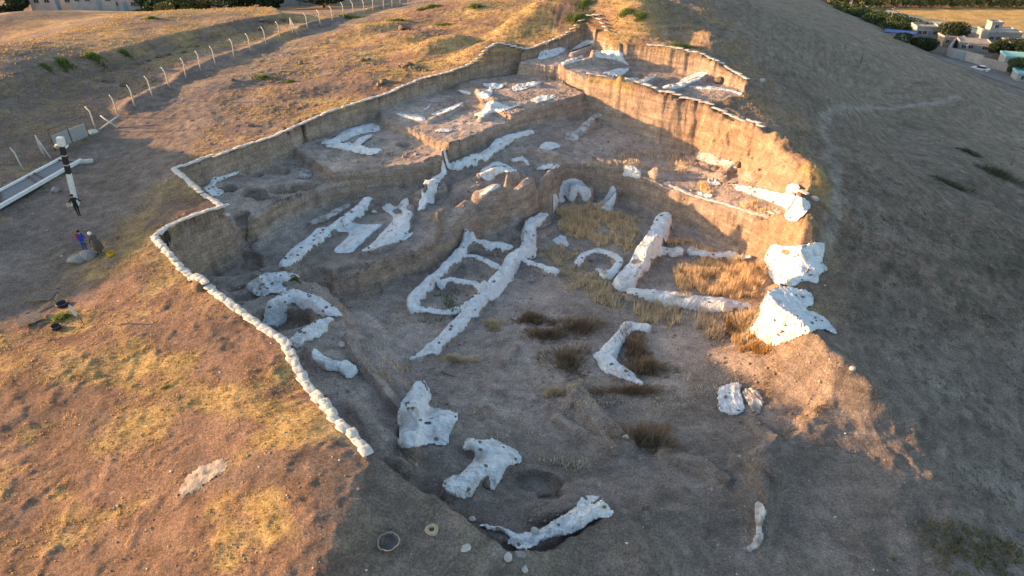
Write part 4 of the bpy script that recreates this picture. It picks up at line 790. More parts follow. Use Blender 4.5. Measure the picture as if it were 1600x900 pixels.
M_RD = mat('rock_dark', (.17, .13, .10), .9, .4, 4, .5, 12, .04); M_RL = mat('rock_light', (.50, .46, .41), .9, .3, 4, .4, 12, .04); M_RG = mat('rock_grey', (.27, .26, .25), .85, .35, 5, .5, 12, .03)
def rock(u, v, r, m, label, group=None, flat=.7, cat='rock', rot=None):
    x, y = hit(G1, u, v); x = float(x[0]); y = float(y[0]); me = rock_mesh('rock', r, int(u*7+v), m, flat, 3)
    o = obj('rock', me, None, (x, y, float(sample(G1, x, y))+r*flat*.45)); o.rotation_euler = (0, 0, rng.uniform(0, 6) if rot is None else rot); return tag(o, label, cat, group)
for u, v, r, lab in [(592,134,.38,'left brown rock of a pair above the far sandbag row'),(599,129,.5,'taller right brown rock of a pair above the far sandbag row'),(566,95,.35,'left of two small rocks on the lit slope, upper middle'),(577,94,.3,'right of two small rocks on the lit slope, upper middle'),
    (630,46,.6,'left of two dark rocks on the golden hill'),(637,46,.45,'right of two dark rocks on the golden hill'),(410,33,.45,'leftmost dark rock on the lit ground beyond the fence'),(423,34,.55,'second dark rock from left on the lit ground beyond the fence'),(444,32,.45,'third dark rock on the lit ground beyond the fence'),(408,46,.5,'dark rock at the track edge beyond the fence'),
    (470,100,.4,'weathered rock lying in grass on the upper left slope'),(364,126,.3,'dark stone lying on the slope below the fence'),(392,197,.3,'dark stone near the long sandbag row'),(160,127,.35,'dark stone on the bank of the far track'),(175,128,.3,'flat stone on the bank of the far track'),(194,134,.4,'black stone on the shaded far track'),
    (219,100,.4,'dark stone heap piece at the left end of the track bank'),(232,95,.35,'stone second from left on the track bank'),(248,90,.4,'pale stone in the middle of the track bank'),(263,86,.4,'stone right of the pale one on the track bank'),(288,82,.35,'brown stone near the right end of the track bank'),(308,73,.3,'small stone at the right end of the track bank')]:
    rock(u, v, r, M_RD, lab, 'rocks lying on the hill')
for k, (u, v, r) in enumerate([(623,105,.22),(630,106,.2),(638,103,.5),(643,107,.35),(648,108,.32),(653,106,.3),(657,110,.28),(661,111,.24),(666,111,.22),(634,110,.16)]):
    rock(u, v, r, M_RD, 'brown rock in the loose heap above the far sandbag row', 'rocks heaped above the far sandbag row')
for u, v, r, m, lab, fl in [(1190,127,.35,M_RL,'small pale rock beyond the end of the hilltop row',.7),(793,872,.2,M_RL,'pale flat angular stone at the bottom edge of the pit corner',.5),(812,868,.22,M_RG,'grey stone beside the pale flat stone at the pit corner',.6),(798,889,.26,M_RD,'dark brown stone below the pale flat stone',.5),(820,890,.16,M_RL,'small pale stone right of the dark brown stone',.6),
    (738,812,.15,M_RL,'white stone on the pit edge where the nearest cloth begins',.7),(835,832,.2,M_RL,'tan rock tucked under the nearest curved cloth',.8),(726,856,.22,M_RL,'pale broken stone half buried near the basin',.2),(760,757,.24,M_RD,'dark stone under the bunched foreground cloth',.8),(535,539,.3,M_RL,'pale rock on the bench under the west rim',.5),
    (585,333,.25,M_RL,'light rock on soil in the middle terrace',.8),(87,299,.35,M_RG,'pale rock on the track beside the long grey panel',.7),(122,292,.01,M_RG,'tiny',.7),(1273,312,.3,M_RL,'sunlit rock beside the eastern path',.6),(1124,129,.5,M_RD,'reddish rock standing in the hilltop court',.9),(1153,260,.4,M_RD,'brown boulder at the right end of the grey cloth mound',.8),
    (1331,577,.2,M_RL,'pale rock on the crest near the end of the spur',.7),(1158,621,.01,M_RL,'tiny',.5),(978,684,.16,M_RL,'small white bag against the largest dead shrub',.9)]:
    if lab != 'tiny': rock(u, v, r, m, lab, None, fl)
# two grey boulders beside the people
rock(120,409,.62,M_RG,'larger grey boulder lying before the two people, with folded looking surface',None,.65,rot=.3)
rock(137,404,.55,M_RG,'smooth grey boulder leaning right, before the two people',None,.7,rot=2.4)

# ------------------------------------------------------------------ trees
def crown_mesh(name, rx, ry, rz, n, leaf, m, seed=0, lobes=7):
    r2 = np.random.default_rng(seed); cen = r2.normal(0, .42, (lobes, 3)); cen[:, 2] = cen[:, 2]*.7; rad = r2.uniform(.38, .62, lobes)
    k = r2.integers(0, lobes, n); d = r2.normal(0, 1, (n, 3)); d /= np.linalg.norm(d, axis=1)[:, None]; p = cen[k]+d*(rad[k]*r2.uniform(.55, 1.05, n)**.5)[:, None]
    p[:, 2] = np.maximum(p[:, 2], -.75); p *= np.array([rx, ry, rz])
    a = r2.normal(0, 1, (n, 3)); a /= np.linalg.norm(a, axis=1)[:, None]; b = np.cross(a, r2.normal(0, 1, (n, 3))); b /= np.linalg.norm(b, axis=1)[:, None]
    s_ = (leaf*r2.uniform(.6, 1.4, n))[:, None]; co = np.stack([p-a*s_, p+b*s_*.7, p+a*s_, p-b*s_*.7], 1).reshape(-1, 3)
    return npmesh(name, co, np.arange(4*n).reshape(-1, 4), m, False)
def trunk_mesh(h, r_, spread, m):
    bm = bmesh.new(); tube(bm, [(0,0,-.3),(.05,0,h*.5),(0,.05,h)], [r_*1.3, r_, r_*.7], 8)
    for k in range(4):
        a = k*1.6+.4; tube(bm, [(0,.03,h*.7),(math.cos(a)*spread*.4, math.sin(a)*spread*.4, h*1.15),(math.cos(a)*spread*.8, math.sin(a)*spread*.8, h*1.7)], [r_*.6, r_*.4, r_*.15], 6)
    me = bpy.data.meshes.new('trunk'); bm.to_mesh(me); bm.free(); me.materials.append(m); return me
def tree(x, y, z, R_, H_, label, cat='tree', group=None, m=None, seed=0, n=2200, leaf=.16, name='tree', th=.35, cm=None, tm=None):
    t = empty(name, (x, y, z), 0, label, cat, group)
    cm = cm or crown_mesh('crown', R_, R_, H_*(1-th)*.62, n, leaf, m or M_LEAF, seed); c = obj('crown', cm, t, (0, 0, H_*(th+.30)))
    tm = tm or trunk_mesh(H_*th, .06*R_+.08, R_, M_BARK); obj('trunk', tm, t); return t
# ------------------------------------------------------------------ things built by hand
M_WHITE = mat('white_paint', (.72, .71, .68), .6, .2, 5, .15); M_BLK = mat('black_metal', (.025, .025, .028), .5, .2, 5, 0); M_CONC = mat('concrete', (.55, .52, .47), .85, .25, 4, .3)
M_GREY = mat('grey_metal', (.36, .37, .38), .5, .2, 8, 0, metal=.3); M_WOOD = mat('weathered_wood', (.22, .18, .15), .85, .3, 8, .4); M_RUST = mat('rusty_metal', (.16, .085, .06), .8, .4, 6, .2)
M_GRAV = mat('grey_mesh', (.20, .20, .21), .9, .35, 14, .5, 40, .03)
def gz(x, y): return float(sample(G1, x, y))
def at(u, v):
    x, y = hit(G1, u, v); return float(x[0]), float(y[0]), gz(float(x[0]), float(y[0]))
# fence: posts with bent tops, thin wires
def fence(feet, label, wires=True, h=2.1):
    pts = [at(u, v) for u, v in feet]; x0, y0, z0 = pts[0]; f = empty('fence', (x0, y0, z0), 0, label, 'fence')
    bm = bmesh.new(); tube(bm, [(0,0,-.2),(0,0,h*.82),(-.14,.10,h*.93),(-.32,.22,h*1.02)], [.075,.07,.06,.05], 6); pm = bpy.data.meshes.new('post'); bm.to_mesh(pm); bm.free(); pm.materials.append(M_CONC)
    for x, y, z in pts:
        o = obj('post', pm, f, (x-x0, y-y0, z-z0)); o.rotation_euler = (rng.normal(0, .03), rng.normal(0, .03), 0)
    if wires:
        bm = bmesh.new()
        for a, b in zip(pts, pts[1:]):
            for k in (.35, .8, 1.25, 1.65):
                p = [(a[0]-x0, a[1]-y0, a[2]-z0+k), ((a[0]+b[0])/2-x0, (a[1]+b[1])/2-y0, (a[2]+b[2])/2-z0+k-.05), (b[0]-x0, b[1]-y0, b[2]-z0+k)]; tube(bm, p, .006, 4, False)
        bmobj('wire', bm, M_GREY, f)
    return f
fence([(185,183),(211,167),(239,152),(265,137),(291,122),(314,110),(337,102),(366,90),(392,80),(416,69),(438,60),(481,46),(501,40),(520,34),(537,27),(553,24),(570,20),(583,17),(600,14),(613,12),(626,9),(638,8),(651,7),(663,5),(676,4)], 'long fence of pale concrete posts with bent tops beside the far track')
a = fence([(37,267)], 'single pale fence post with a bent top, left of the gate', False, 2.0)
def timber(name, lab, cat, pts_list, m, r_=.06, group=None):
    x0, y0, z0 = pts_list[0][0]; bm = bmesh.new()
    for p in pts_list: tube(bm, [(q[0]-x0, q[1]-y0, q[2]-z0) for q in p], r_, 6)
    return tag(bmobj(name, bm, m, None, (x0, y0, z0)), lab, cat, group)
def tripod(u, v, h, lab):
    x, y, z = at(u, v); timber('brace_post', lab, 'post', [[(x,y,z-.1),(x-.1,y,z+h)],[(x+.7,y-.3,z-.1),(x-.08,y,z+h*.92)],[(x-.5,y+.5,z-.1),(x-.1,y,z+h*.92)]], M_CONC, .06)
tripod(458, 52, 2.1, 'braced concrete corner post with two slanting struts in the far fence'); tripod(70, 245, 2.0, 'braced pale post with a forked top left of the metal gate')
x, y, z = at(150, 203); timber('brace_post', 'pale bent post with crossed struts at the right end of the gate', 'post', [[(x,y,z),(x,y,z+1.8),(x-.4,y+.2,z+2.2)],[(x+.3,y,z),(x+1.9,y+1.3,z+1.0)],[(x+1.9,y+.4,z+.05),(x+.5,y+.6,z+1.2)]], M_CONC, .07)
# gate
g0, g1 = at(87, 236), at(139, 212); L_ = math.dist(g0[:2], g1[:2]); ga = math.atan2(g1[1]-g0[1], g1[0]-g0[0])
g = empty('metal_gate', (g0[0], g0[1], min(g0[2], g1[2])), ga, 'double leaf grey metal gate with top rail standing by the far track', 'gate')
bm = bmesh.new()
for k in (0, .5, 1): tube(bm, [(k*L_, 0, 0), (k*L_, 0, 2.0)], .04, 8)
tube(bm, [(0,0,1.98),(L_,0,1.98)], .03, 8); bmobj('gate_frame', bm, M_RUST, g)
for k in (0, .5):
    bm = bmesh.new(); box(bm, (k*L_+L_*.25, 0, .78), (L_*.5-.16, .035, 1.1))
    for q in range(6): box(bm, (k*L_+.15+q*(L_*.5-.3)/5, 0, .78), (.03, .07, 1.14))
    for q in (.20, 1.36): box(bm, (k*L_+L_*.25, 0, q), (L_*.5-.14, .06, .05))
    bmobj('gate_leaf', bm, M_GREY, g)
x, y, z = at(95, 228); rock(95, 232, .3, M_RL, 'white boulder against the left post of the gate'); rock(145, 208, .5, M_CONC, 'concrete block at the right post of the gate', flat=.5)
# long grey panel with white rails
c = [at(-28, 345), at(97, 252), at(127, 256), at(-5, 338)]
A = np.array([at(-40,352)[:2], at(96,250)[:2]]); B = np.array([at(-42,358)[:2], at(126,254)[:2]])
p0 = at(0, 330); q0 = at(98, 252); q1 = at(128, 254); r0 = at(0, 308)
ctr = np.mean([p0[:2], q0[:2], q1[:2], r0[:2]], 0); zc = max(gz(*p0[:2]), gz(*q0[:2]), gz(*q1[:2]))+.12
pn = empty('ramp_panel', (ctr[0], ctr[1], zc), 0, 'long grey mesh panel edged by two white rails with paired dark cross bars', 'panel')
dl = np.array(r0[:2])-np.array(q0[:2]); dn = np.array(p0[:2])-np.array(q1[:2])
a0 = np.array(q0[:2])-ctr; a1 = a0+dl*1.25; b0 = np.array(q1[:2])-ctr; b1 = b0+dn*1.25
bm = bmesh.new(); vs = [bm.verts.new((*p, h)) for h in (0, .10) for p in (a0, b0, b1, a1)]
for f in ((3,2,1,0),(4,5,6,7),(0,1,5,4),(1,2,6,5),(2,3,7,6),(3,0,4,7)): bm.faces.new([vs[i] for i in f])
bmobj('mesh_bed', bm, M_GRAV, pn)
def bar(parent, name, a, b, w_, h, m, z_=0):
    d = np.array(b)-np.array(a); L2 = np.linalg.norm(d); bm = bmesh.new(); box(bm, (*((np.array(a)+np.array(b))/2), z_+h/2), (L2, w_, h), math.atan2(d[1], d[0])); return bmobj(name, bm, m, parent)
bar(pn, 'rail', a0, a1, .22, .26, M_WHITE, -.02); bar(pn, 'rail', b0, b1, .22, .26, M_WHITE, -.02)
for k in (.05, .37, .44, .78, .85): bar(pn, 'cross_bar', a0+(a1-a0)*k, b0+(b1-b0)*k, .10, .08, M_RUST, .12)
x, y, z = at(136, 254); bm = bmesh.new(); box(bm, (0,0,.12), (1.0,.45,.28), .3, .05); tag(bmobj('block', bm, M_CONC, None, (x,y,z)), 'pale concrete block lying at the far end of the long grey panel', 'block')
# camera mast
x, y, z = at(119, 320); mst = empty('camera_mast', (x, y, z), .1, 'tall square mast banded white and black with a white box and cameras on top', 'mast')
mst.rotation_euler = (0, R(7), .1); mst.scale = (.9, .9, .86); H_ = 6.3; bm = bmesh.new(); box(bm, (0,0,1.5), (.34,.34,3.0), bevel=.02); bmobj('lower_section', bm, M_WHITE, mst)
for k in range(3): bm = bmesh.new(); box(bm, (0,0,3.0+.86*(k+.5)), (.35,.35,.80), bevel=.02); bmobj('black_band', bm, M_BLK, mst); bm = bmesh.new(); box(bm, (0,0,3.0+.86*(k+1)-.03+.002), (.355,.355,.056)); bmobj('ring', bm, M_CONC, mst)
bm = bmesh.new(); box(bm, (0,0,5.58+.38), (.46,.46,.74), bevel=.04); bmobj('top_box', bm, M_WHITE, mst)
for s_ in (-1, 1):
    bm = bmesh.new(); box(bm, (s_*.30,-.1,5.62), (.18,.05,.05)); tube(bm, [(s_*.42,.06,5.62),(s_*.42,-.30,5.56)], .085, 10); tube(bm, [(s_*.42,-.30,5.56),(s_*.42,-.31,5.56)], .06, 10); bmobj('camera', bm, M_WHITE, mst)
bm = bmesh.new(); box(bm, (0,0,.04), (.7,.7,.12), bevel=.02); bmobj('foot', bm, M_CONC, mst)
# sign, pallets, bucket
x, y, z = at(132, 507); sg = empty('sign', (x, y, z), .3, 'narrow leaning sign board on a thin stake, at the edge of the lit slope', 'sign')
bm = bmesh.new(); tube(bm, [(0,0,-.2),(-.22,.05,1.15)], .025, 6); bmobj('stake', bm, M_RUST, sg)
bm = bmesh.new(); pr = [(-.32,.02,.72),(-.20,.0,.62),(-.12,.03,.85),(-.22,.06,1.30),(-.38,.08,1.42),(-.42,.06,1.15)]
f1 = [bm.verts.new((p[0], p[1]-.035, p[2])) for p in pr]; f2 = [bm.verts.new((p[0]+.01, p[1]-.06, p[2])) for p in pr]; bm.faces.new(f1); bm.faces.new(f2[::-1])
for k in range(6): bm.faces.new((f1[k], f1[(k+1)%6], f2[(k+1)%6], f2[k]))
bmobj('board', bm, M_CONC, sg)
def pallet(u, v, rz, lab):
    x, y, z = at(u, v); p = empty('pallet', (x, y, z+.06), rz, lab, 'pallet', 'wooden pallets lying by the track')
    for k in range(6): bm = bmesh.new(); box(bm, (0, -.45+.18*k, .11), (1.25, .09, .025), bevel=.004); bmobj('slat', bm, M_WOOD, p)
    for k in (-1, 0, 1): bm = bmesh.new(); box(bm, (.56*k, 0, .045), (.09, 1.0, .09), bevel=.004); bmobj('runner', bm, M_WOOD, p)
pallet(69, 466, .1, 'grey wooden pallet, the farther of two by the track'); pallet(48, 502, .75, 'grey wooden pallet, the nearer of two, beside the green weed clump')
x, y, z = at(89, 514); bm = bmesh.new(); lathe(bm, [(.16,0),(.25,.05),(.27,.25),(.25,.25),(.22,.08),(.1,.06)], 18); tag(bmobj('tub', bm, M_BLK, None, (x,y,z)), 'black round tub in front of the bright green weed clump', 'tub')
x, y, z = at(98, 478); bm = bmesh.new(); lathe(bm, [(.2,0),(.32,.04),(.33,.22),(.30,.22),(.27,.06),(.1,.05)], 18); tag(bmobj('tub', bm, M_BLK, None, (x,y,z)), 'dark flat tub on shaded ground behind the sign', 'tub')
# basin and stone ring in the near foreground
M_RUB = mat('basin_stone', (.10, .10, .105), .8, .3, 8, .4, 20, .02); M_RIM = mat('basin_rim', (.30, .25, .20), .9, .3, 8, .4)
x, y, z = at(608, 851); b = empty('basin', (x, y, z), 0, 'large dark round basin sunk in the bare foreground ground', 'basin')
wb = lambda k: .04*math.sin(k*1.3)+.03*math.sin(k*2.7)
bm = bmesh.new(); lathe(bm, [(.33,-.05),(.41,.06),(.42,.19),(.395,.205),(.37,.19),(.35,.06),(.30,.02),(.1,.01)], 26, wob=wb); bmobj('bowl', bm, M_RUB, b)
bm = bmesh.new()
pts = [((.41)*(1+wb(k))*math.cos(2*math.pi*k/26), (.41)*(1+wb(k))*math.sin(2*math.pi*k/26), .20) for k in range(27)]; tube(bm, pts, .022, 6, False); bmobj('rim', bm, M_RIM, b)
x, y, z = at(675, 830); s_ = empty('mortar', (x, y, z), .4, 'small tan stone ring with a hollow centre, right of the dark basin', 'stone')
bm = bmesh.new(); lathe(bm, [(.17,-.05),(.26,.02),(.27,.13),(.20,.18),(.13,.16),(.09,.08),(.03,.07)], 20, wob=lambda k: .07*math.sin(k*.9)+.04*math.sin(k*2.1)); bmobj('stone_ring', bm, mat('tan_stone', (.42,.34,.23), .9, .3, 8, .5, 20, .02), s_); bm = bmesh.new(); lathe(bm, [(.02,.06),(.10,.085),(.11,.10),(.02,.09)], 14); bmobj('hollow', bm, M_RUB, s_)
# plank, sand pile, little white bag
p0, p1 = at(677, 576), at(711, 589); bm = bmesh.new(); d = math.dist(p0[:2], p1[:2]); box(bm, (0,0,.08), (d,.14,.05), bevel=.008)
tag(bmobj('plank', bm, M_WOOD, None, ((p0[0]+p1[0])/2,(p0[1]+p1[1])/2,max(p0[2],p1[2]))), 'grey wooden plank lying on the court floor behind the boot shaped cloth', 'plank').rotation_euler = (0, math.atan2(p0[2]-p1[2], d), math.atan2(p1[1]-p0[1], p1[0]-p0[0]))
x, y, z = at(318, 742); u_ = np.linspace(-1.7, 1.7, 60); X, Y = np.meshgrid(u_, u_); ca, sa = math.cos(.75), math.sin(.75); A_ = (X*ca+Y*sa)/1.18; B_ = (-X*sa+Y*ca)/.62; rr = np.sqrt(A_**2+B_**2)+.22*fbm(X, Y, .7, 4, 90)
Zz = sample(G1, X+x, Y+y)-z+.10*np.clip(1.0-rr, -.2, 1)+.01+.03*fbm(X, Y, .3, 3, 91); Zz = np.where(rr > 1.15, -.5, Zz)
cell = (rr+.28*(rng.random(rr.shape)-.5) < .98); cl = cell[:-1,:-1]&cell[1:,:-1]&cell[:-1,1:]&cell[1:,1:]; ii = np.arange(3600).reshape(60,60); ff = np.stack([ii[:-1,:-1],ii[:-1,1:],ii[1:,1:],ii[1:,:-1]],-1)[cl]
tag(obj('sand_pile', npmesh('sand_pile', np.stack([X, Y, Zz], -1).reshape(-1,3), ff, mat('pale_sand', (.38,.32,.26), .95, .35, 3, .8, 18, .06)), None, (x,y,z)), 'oblong pile of pale sand on the lit slope, lower left', 'sand pile')

# ------------------------------------------------------------------ people
M_SKIN = mat('skin', (.42, .25, .17), .6, .05, 5, 0)
def solid(c): return mat('cloth_'+'_'.join(str(int(q*100)) for q in c), c, .85, .15, 12, .2)
def skin_mesh(vs, es, rad, sub=2):
    me = bpy.data.meshes.new('t'); me.from_pydata(vs, es, []); o = bpy.data.objects.new('t', me); COL.objects.link(o)
    o.modifiers.new('s', 'SKIN'); ss = o.modifiers.new('u', 'SUBSURF'); ss.levels = ss.render_levels = sub
    for i, r_ in enumerate(rad):
        sv = me.skin_vertices[0].data[i]; sv.radius = r_ if isinstance(r_, tuple) else (r_, r_); sv.use_root = (i == 0)
    dg = bpy.context.evaluated_depsgraph_get(); m2 = bpy.data.meshes.new_from_object(o.evaluated_get(dg)); bpy.data.objects.remove(o); return m2
def person(u, v, rz, label, J, mats, hair, hairtop=.0, scale=1.0):
    """J: joints; mats: skin, top, trousers, shoe"""
    x, y, z = at(u, v); p = empty('person', (x, y, z), rz, label, 'person')
    order = ['pelvis','waist','chest','neck','headlow','head','lsh','lel','lwr','lpalm','rsh','rel','rwr','rpalm','lhip','lkn','lan','ltoe','rhip','rkn','ran','rtoe']
    ed = [('pelvis','waist'),('waist','chest'),('chest','neck'),('neck','headlow'),('headlow','head'),('chest','lsh'),('lsh','lel'),('lel','lwr'),('lwr','lpalm'),('chest','rsh'),('rsh','rel'),('rel','rwr'),('rwr','rpalm'),('pelvis','lhip'),('lhip','lkn'),('lkn','lan'),('lan','ltoe'),('pelvis','rhip'),('rhip','rkn'),('rkn','ran'),('ran','rtoe')]
    rad = dict(pelvis=(.15,.12),waist=(.135,.10),chest=(.17,.12),neck=.055,headlow=.085,head=.095,lsh=.065,rsh=.065,lel=.048,rel=.048,lwr=.032,rwr=.032,lpalm=(.04,.02),rpalm=(.04,.02),lhip=.095,rhip=.095,lkn=.062,rkn=.062,lan=.043,ran=.043,ltoe=.04,rtoe=.04)
    I = {k: i for i, k in enumerate(order)}; vs = [J[k] for k in order]
    me = skin_mesh(vs, [(I[a], I[b]) for a, b in ed], [rad[k] for k in order])
    bm = bmesh.new(); bm.from_mesh(me)
    # fingers: five short tapered chains from each palm
    for s_ in 'lr':
        w_, pm = Vector(J[s_+'wr']), Vector(J[s_+'palm']); d = (pm-w_).normalized(); sd_ = d.cross(Vector((0, 0, 1))); sd_ = sd_.normalized() if sd_.length > .1 else Vector((1, 0, 0)); up = sd_.cross(d)
        for k in range(5):
            if k < 4:
                a0 = pm+sd_*(.022*(k-1.5))+d*.01; L2 = (.065,.078,.072,.055)[k]; pts = [a0, a0+d*L2*.6-up*.008, a0+d*L2-up*.03]
            else:
                a0 = pm-sd_*.03-d*.03; pts = [a0, a0-sd_*.03+d*.02, a0-sd_*.035+d*.05-up*.01]
            tube(bm, pts, [.010, .009, .007], 6)
    # nose and ears
    hd, hl = Vector(J['head']), Vector(J['headlow']); fw = Vector(J.get('face', (0, -1, 0))).normalized(); sdv = fw.cross(Vector((0,0,1))).normalized(); mid = (hd*.5+hl*.5)
    tube(bm, [mid+fw*.085+Vector((0,0,.03)), mid+fw*.115, mid+fw*.09-Vector((0,0,.01))], [.01,.016,.008], 6)
    for s_ in (-1, 1): tube(bm, [mid+sdv*s_*.085+Vector((0,0,.03)), mid+sdv*s_*.10, mid+sdv*s_*.085-Vector((0,0,.03))], [.01,.015,.008], 6)
    me2 = bpy.data.meshes.new('body'); bm.to_mesh(me2); bm.free(); me2.shade_smooth()
    for m in mats: me2.materials.append(m)
    segs = {0: [('neck','head'),('lwr','lpalm'),('rwr','rpalm')], 1: [('waist','chest'),('lsh','lel'),('lel','lwr'),('rsh','rel'),('rel','rwr'),('chest','lsh'),('chest','rsh'),('chest','neck')], 2: [('pelvis','lhip'),('lhip','lkn'),('lkn','lan'),('rhip','rkn'),('rkn','ran'),('pelvis','rhip')], 3: [('lan','ltoe'),('ran','rtoe')]}
    co = np.zeros(len(me2.vertices)*3); me2.vertices.foreach_get('co', co); co = co.reshape(-1, 3)
    def sdist(c_, a, b): a = np.array(a); b = np.array(b); ab = b-a; t = np.clip(((c_-a)@ab)/(ab@ab), 0, 1); return np.linalg.norm(c_-a-t[:, None]*ab, axis=1)
    D = np.stack([np.min([sdist(co, J[a], J[b]) for a, b in segs[k]], 0) for k in range(4)], -1); D[:, 1] *= .9
    who = D.argmin(1)
    for f in me2.polygons: f.material_index = int(np.bincount([who[i] for i in f.vertices]).argmax())
    b = obj('body', me2, p); p.scale = (scale,)*3
    bm = bmesh.new(); bmesh.ops.create_uvsphere(bm, u_segments=16, v_segments=10, radius=.115)
    bk = -fw
    for v_ in list(bm.verts):
        q = v_.co.normalized()
        if q.dot(fw) > .25 and q.z < .55: v_.co = v_.co*.80
        v_.co = Vector((v_.co.x, v_.co.y, v_.co.z*1.02))+hd*.62+hl*.38+bk*.018+Vector((0,0,.025))
    bmobj('hair' if hairtop == 0 else 'head_scarf', bm, solid(hair), p, smooth=True)
    return p
ST = dict(pelvis=(0,0,.92),waist=(0,0,1.08),chest=(0,.01,1.32),neck=(0,0,1.50),headlow=(0,-.02,1.57),head=(0,-.02,1.68),lsh=(.19,0,1.40),rsh=(-.19,0,1.40),lel=(.25,.02,1.13),rel=(-.25,.02,1.13),lwr=(.24,-.10,.92),rwr=(-.24,-.10,.92),lpalm=(.235,-.12,.85),rpalm=(-.235,-.12,.85),
          lhip=(.10,0,.86),rhip=(-.10,0,.86),lkn=(.11,-.02,.48),rkn=(-.11,-.02,.48),lan=(.11,.02,.09),ran=(-.11,.02,.09),ltoe=(.12,-.16,.045),rtoe=(-.12,-.16,.045), face=(0,-1,0))
# girl in blue, facing right, arms forward
g = dict(ST); g.update(lel=(.24,-.04,1.12), lwr=(.18,-.26,1.05), lpalm=(.16,-.33,1.04), rel=(-.24,-.04,1.12), rwr=(-.15,-.25,1.0), rpalm=(-.13,-.32,.98))
pa = person(135, 395, R(75), 'person in a bright blue jacket and blue jeans with short dark hair', g, [M_SKIN, solid((.04,.06,.42)), solid((.05,.10,.22)), solid((.05,.05,.05))], (.015,.012,.01), 0, .97)
bm = bmesh.new(); box(bm, (0,.24,1.22), (.30,.17,.46), bevel=.06); box(bm, (0,.345,1.14), (.22,.06,.22), bevel=.025)
bp_ = empty('backpack', pa.location, R(75), 'red backpack worn by the person in blue', 'backpack'); bmobj('bag', bm, solid((.42,.07,.05)), bp_)
bm = bmesh.new()
for s_ in (-1, 1): tube(bm, [(s_*.11,.15,1.40),(s_*.12,.05,1.47),(s_*.12,-.10,1.40),(s_*.12,-.135,1.25),(s_*.13,0,1.08),(s_*.12,.16,1.03)], .02, 6)
bmobj('strap', bm, solid((.30,.06,.05)), bp_)
# elder bending forward
b2 = dict(ST); b2.update(pelvis=(0,.10,.90), waist=(0,.02,1.05), chest=(0,-.12,1.24), neck=(0,-.25,1.36), headlow=(0,-.31,1.40), head=(0,-.36,1.50), lsh=(.19,-.16,1.30), rsh=(-.19,-.16,1.30), lel=(.25,-.22,1.04), rel=(-.24,-.20,1.04), lwr=(.16,-.38,.90), rwr=(-.16,-.38,.88), lpalm=(.14,-.43,.84), rpalm=(-.14,-.43,.82), lhip=(.10,.09,.85), rhip=(-.10,.09,.85), lkn=(.12,.0,.48), rkn=(-.12,-.04,.48))
pb = person(157, 398, R(-115), 'person in dark brown clothes with a white head scarf, bending forward', b2, [M_SKIN, solid((.085,.07,.055)), solid((.075,.065,.05)), solid((.03,.03,.03))], (.72,.70,.66), 1, 1.03)
bm = bmesh.new(); lathe(bm, [(.20,1.02+.0),(.22,.95),(.27,.70),(.30,.45),(.29,.44),(.24,.68),(.19,.94)], 18, c=(0,.05,0)); bmobj('long_coat', bm, solid((.085,.07,.055)), pb, smooth=True)
# person in black at the mast
c2 = dict(ST); c2.update(lel=(.34,-.05,1.22), lwr=(.50,-.22,1.15), lpalm=(.55,-.27,1.14), rel=(-.34,-.06,1.20), rwr=(-.48,-.24,1.18), rpalm=(-.53,-.29,1.18), lkn=(.07,-.02,.48), rkn=(-.07,-.02,.48), lan=(.06,.02,.09), ran=(-.06,.02,.09), ltoe=(.08,-.16,.045), rtoe=(-.04,-.16,.045))
pc = person(124, 337, R(35), 'person dressed in black standing at the foot of the banded mast', c2, [M_SKIN, solid((.02,.02,.022)), solid((.018,.018,.02)), solid((.012,.012,.012))], (.012,.01,.01), 0, .98)
x, y, z = pc.location; bm = bmesh.new(); box(bm, (-.42,-.28,1.10), (.24,.10,.30), bevel=.03); o = bmobj('bag', bm, solid((.50,.40,.30)), None, (x,y,z)); o.rotation_euler = (0,0,R(35)); tag(o, 'small cream bag held by the person in black', 'bag')
x, y, z = at(174, 400); bm = bmesh.new(); lathe(bm, [(.16,0),(.20,.02),(.23,.28),(.215,.28),(.18,.05),(.06,.04)], 18); bk = empty('bucket', (x,y,z), 0, 'yellow bucket on the ground right of the two people', 'bucket'); bmobj('pail', bm, solid((.62,.33,.015)), bk)
bm = bmesh.new(); tube(bm, [(.22*math.cos(t), .05*math.sin(t), .28+.18*math.sin(t)) for t in np.linspace(0, math.pi, 9)], .008, 6); bmobj('handle', bm, M_GREY, bk)

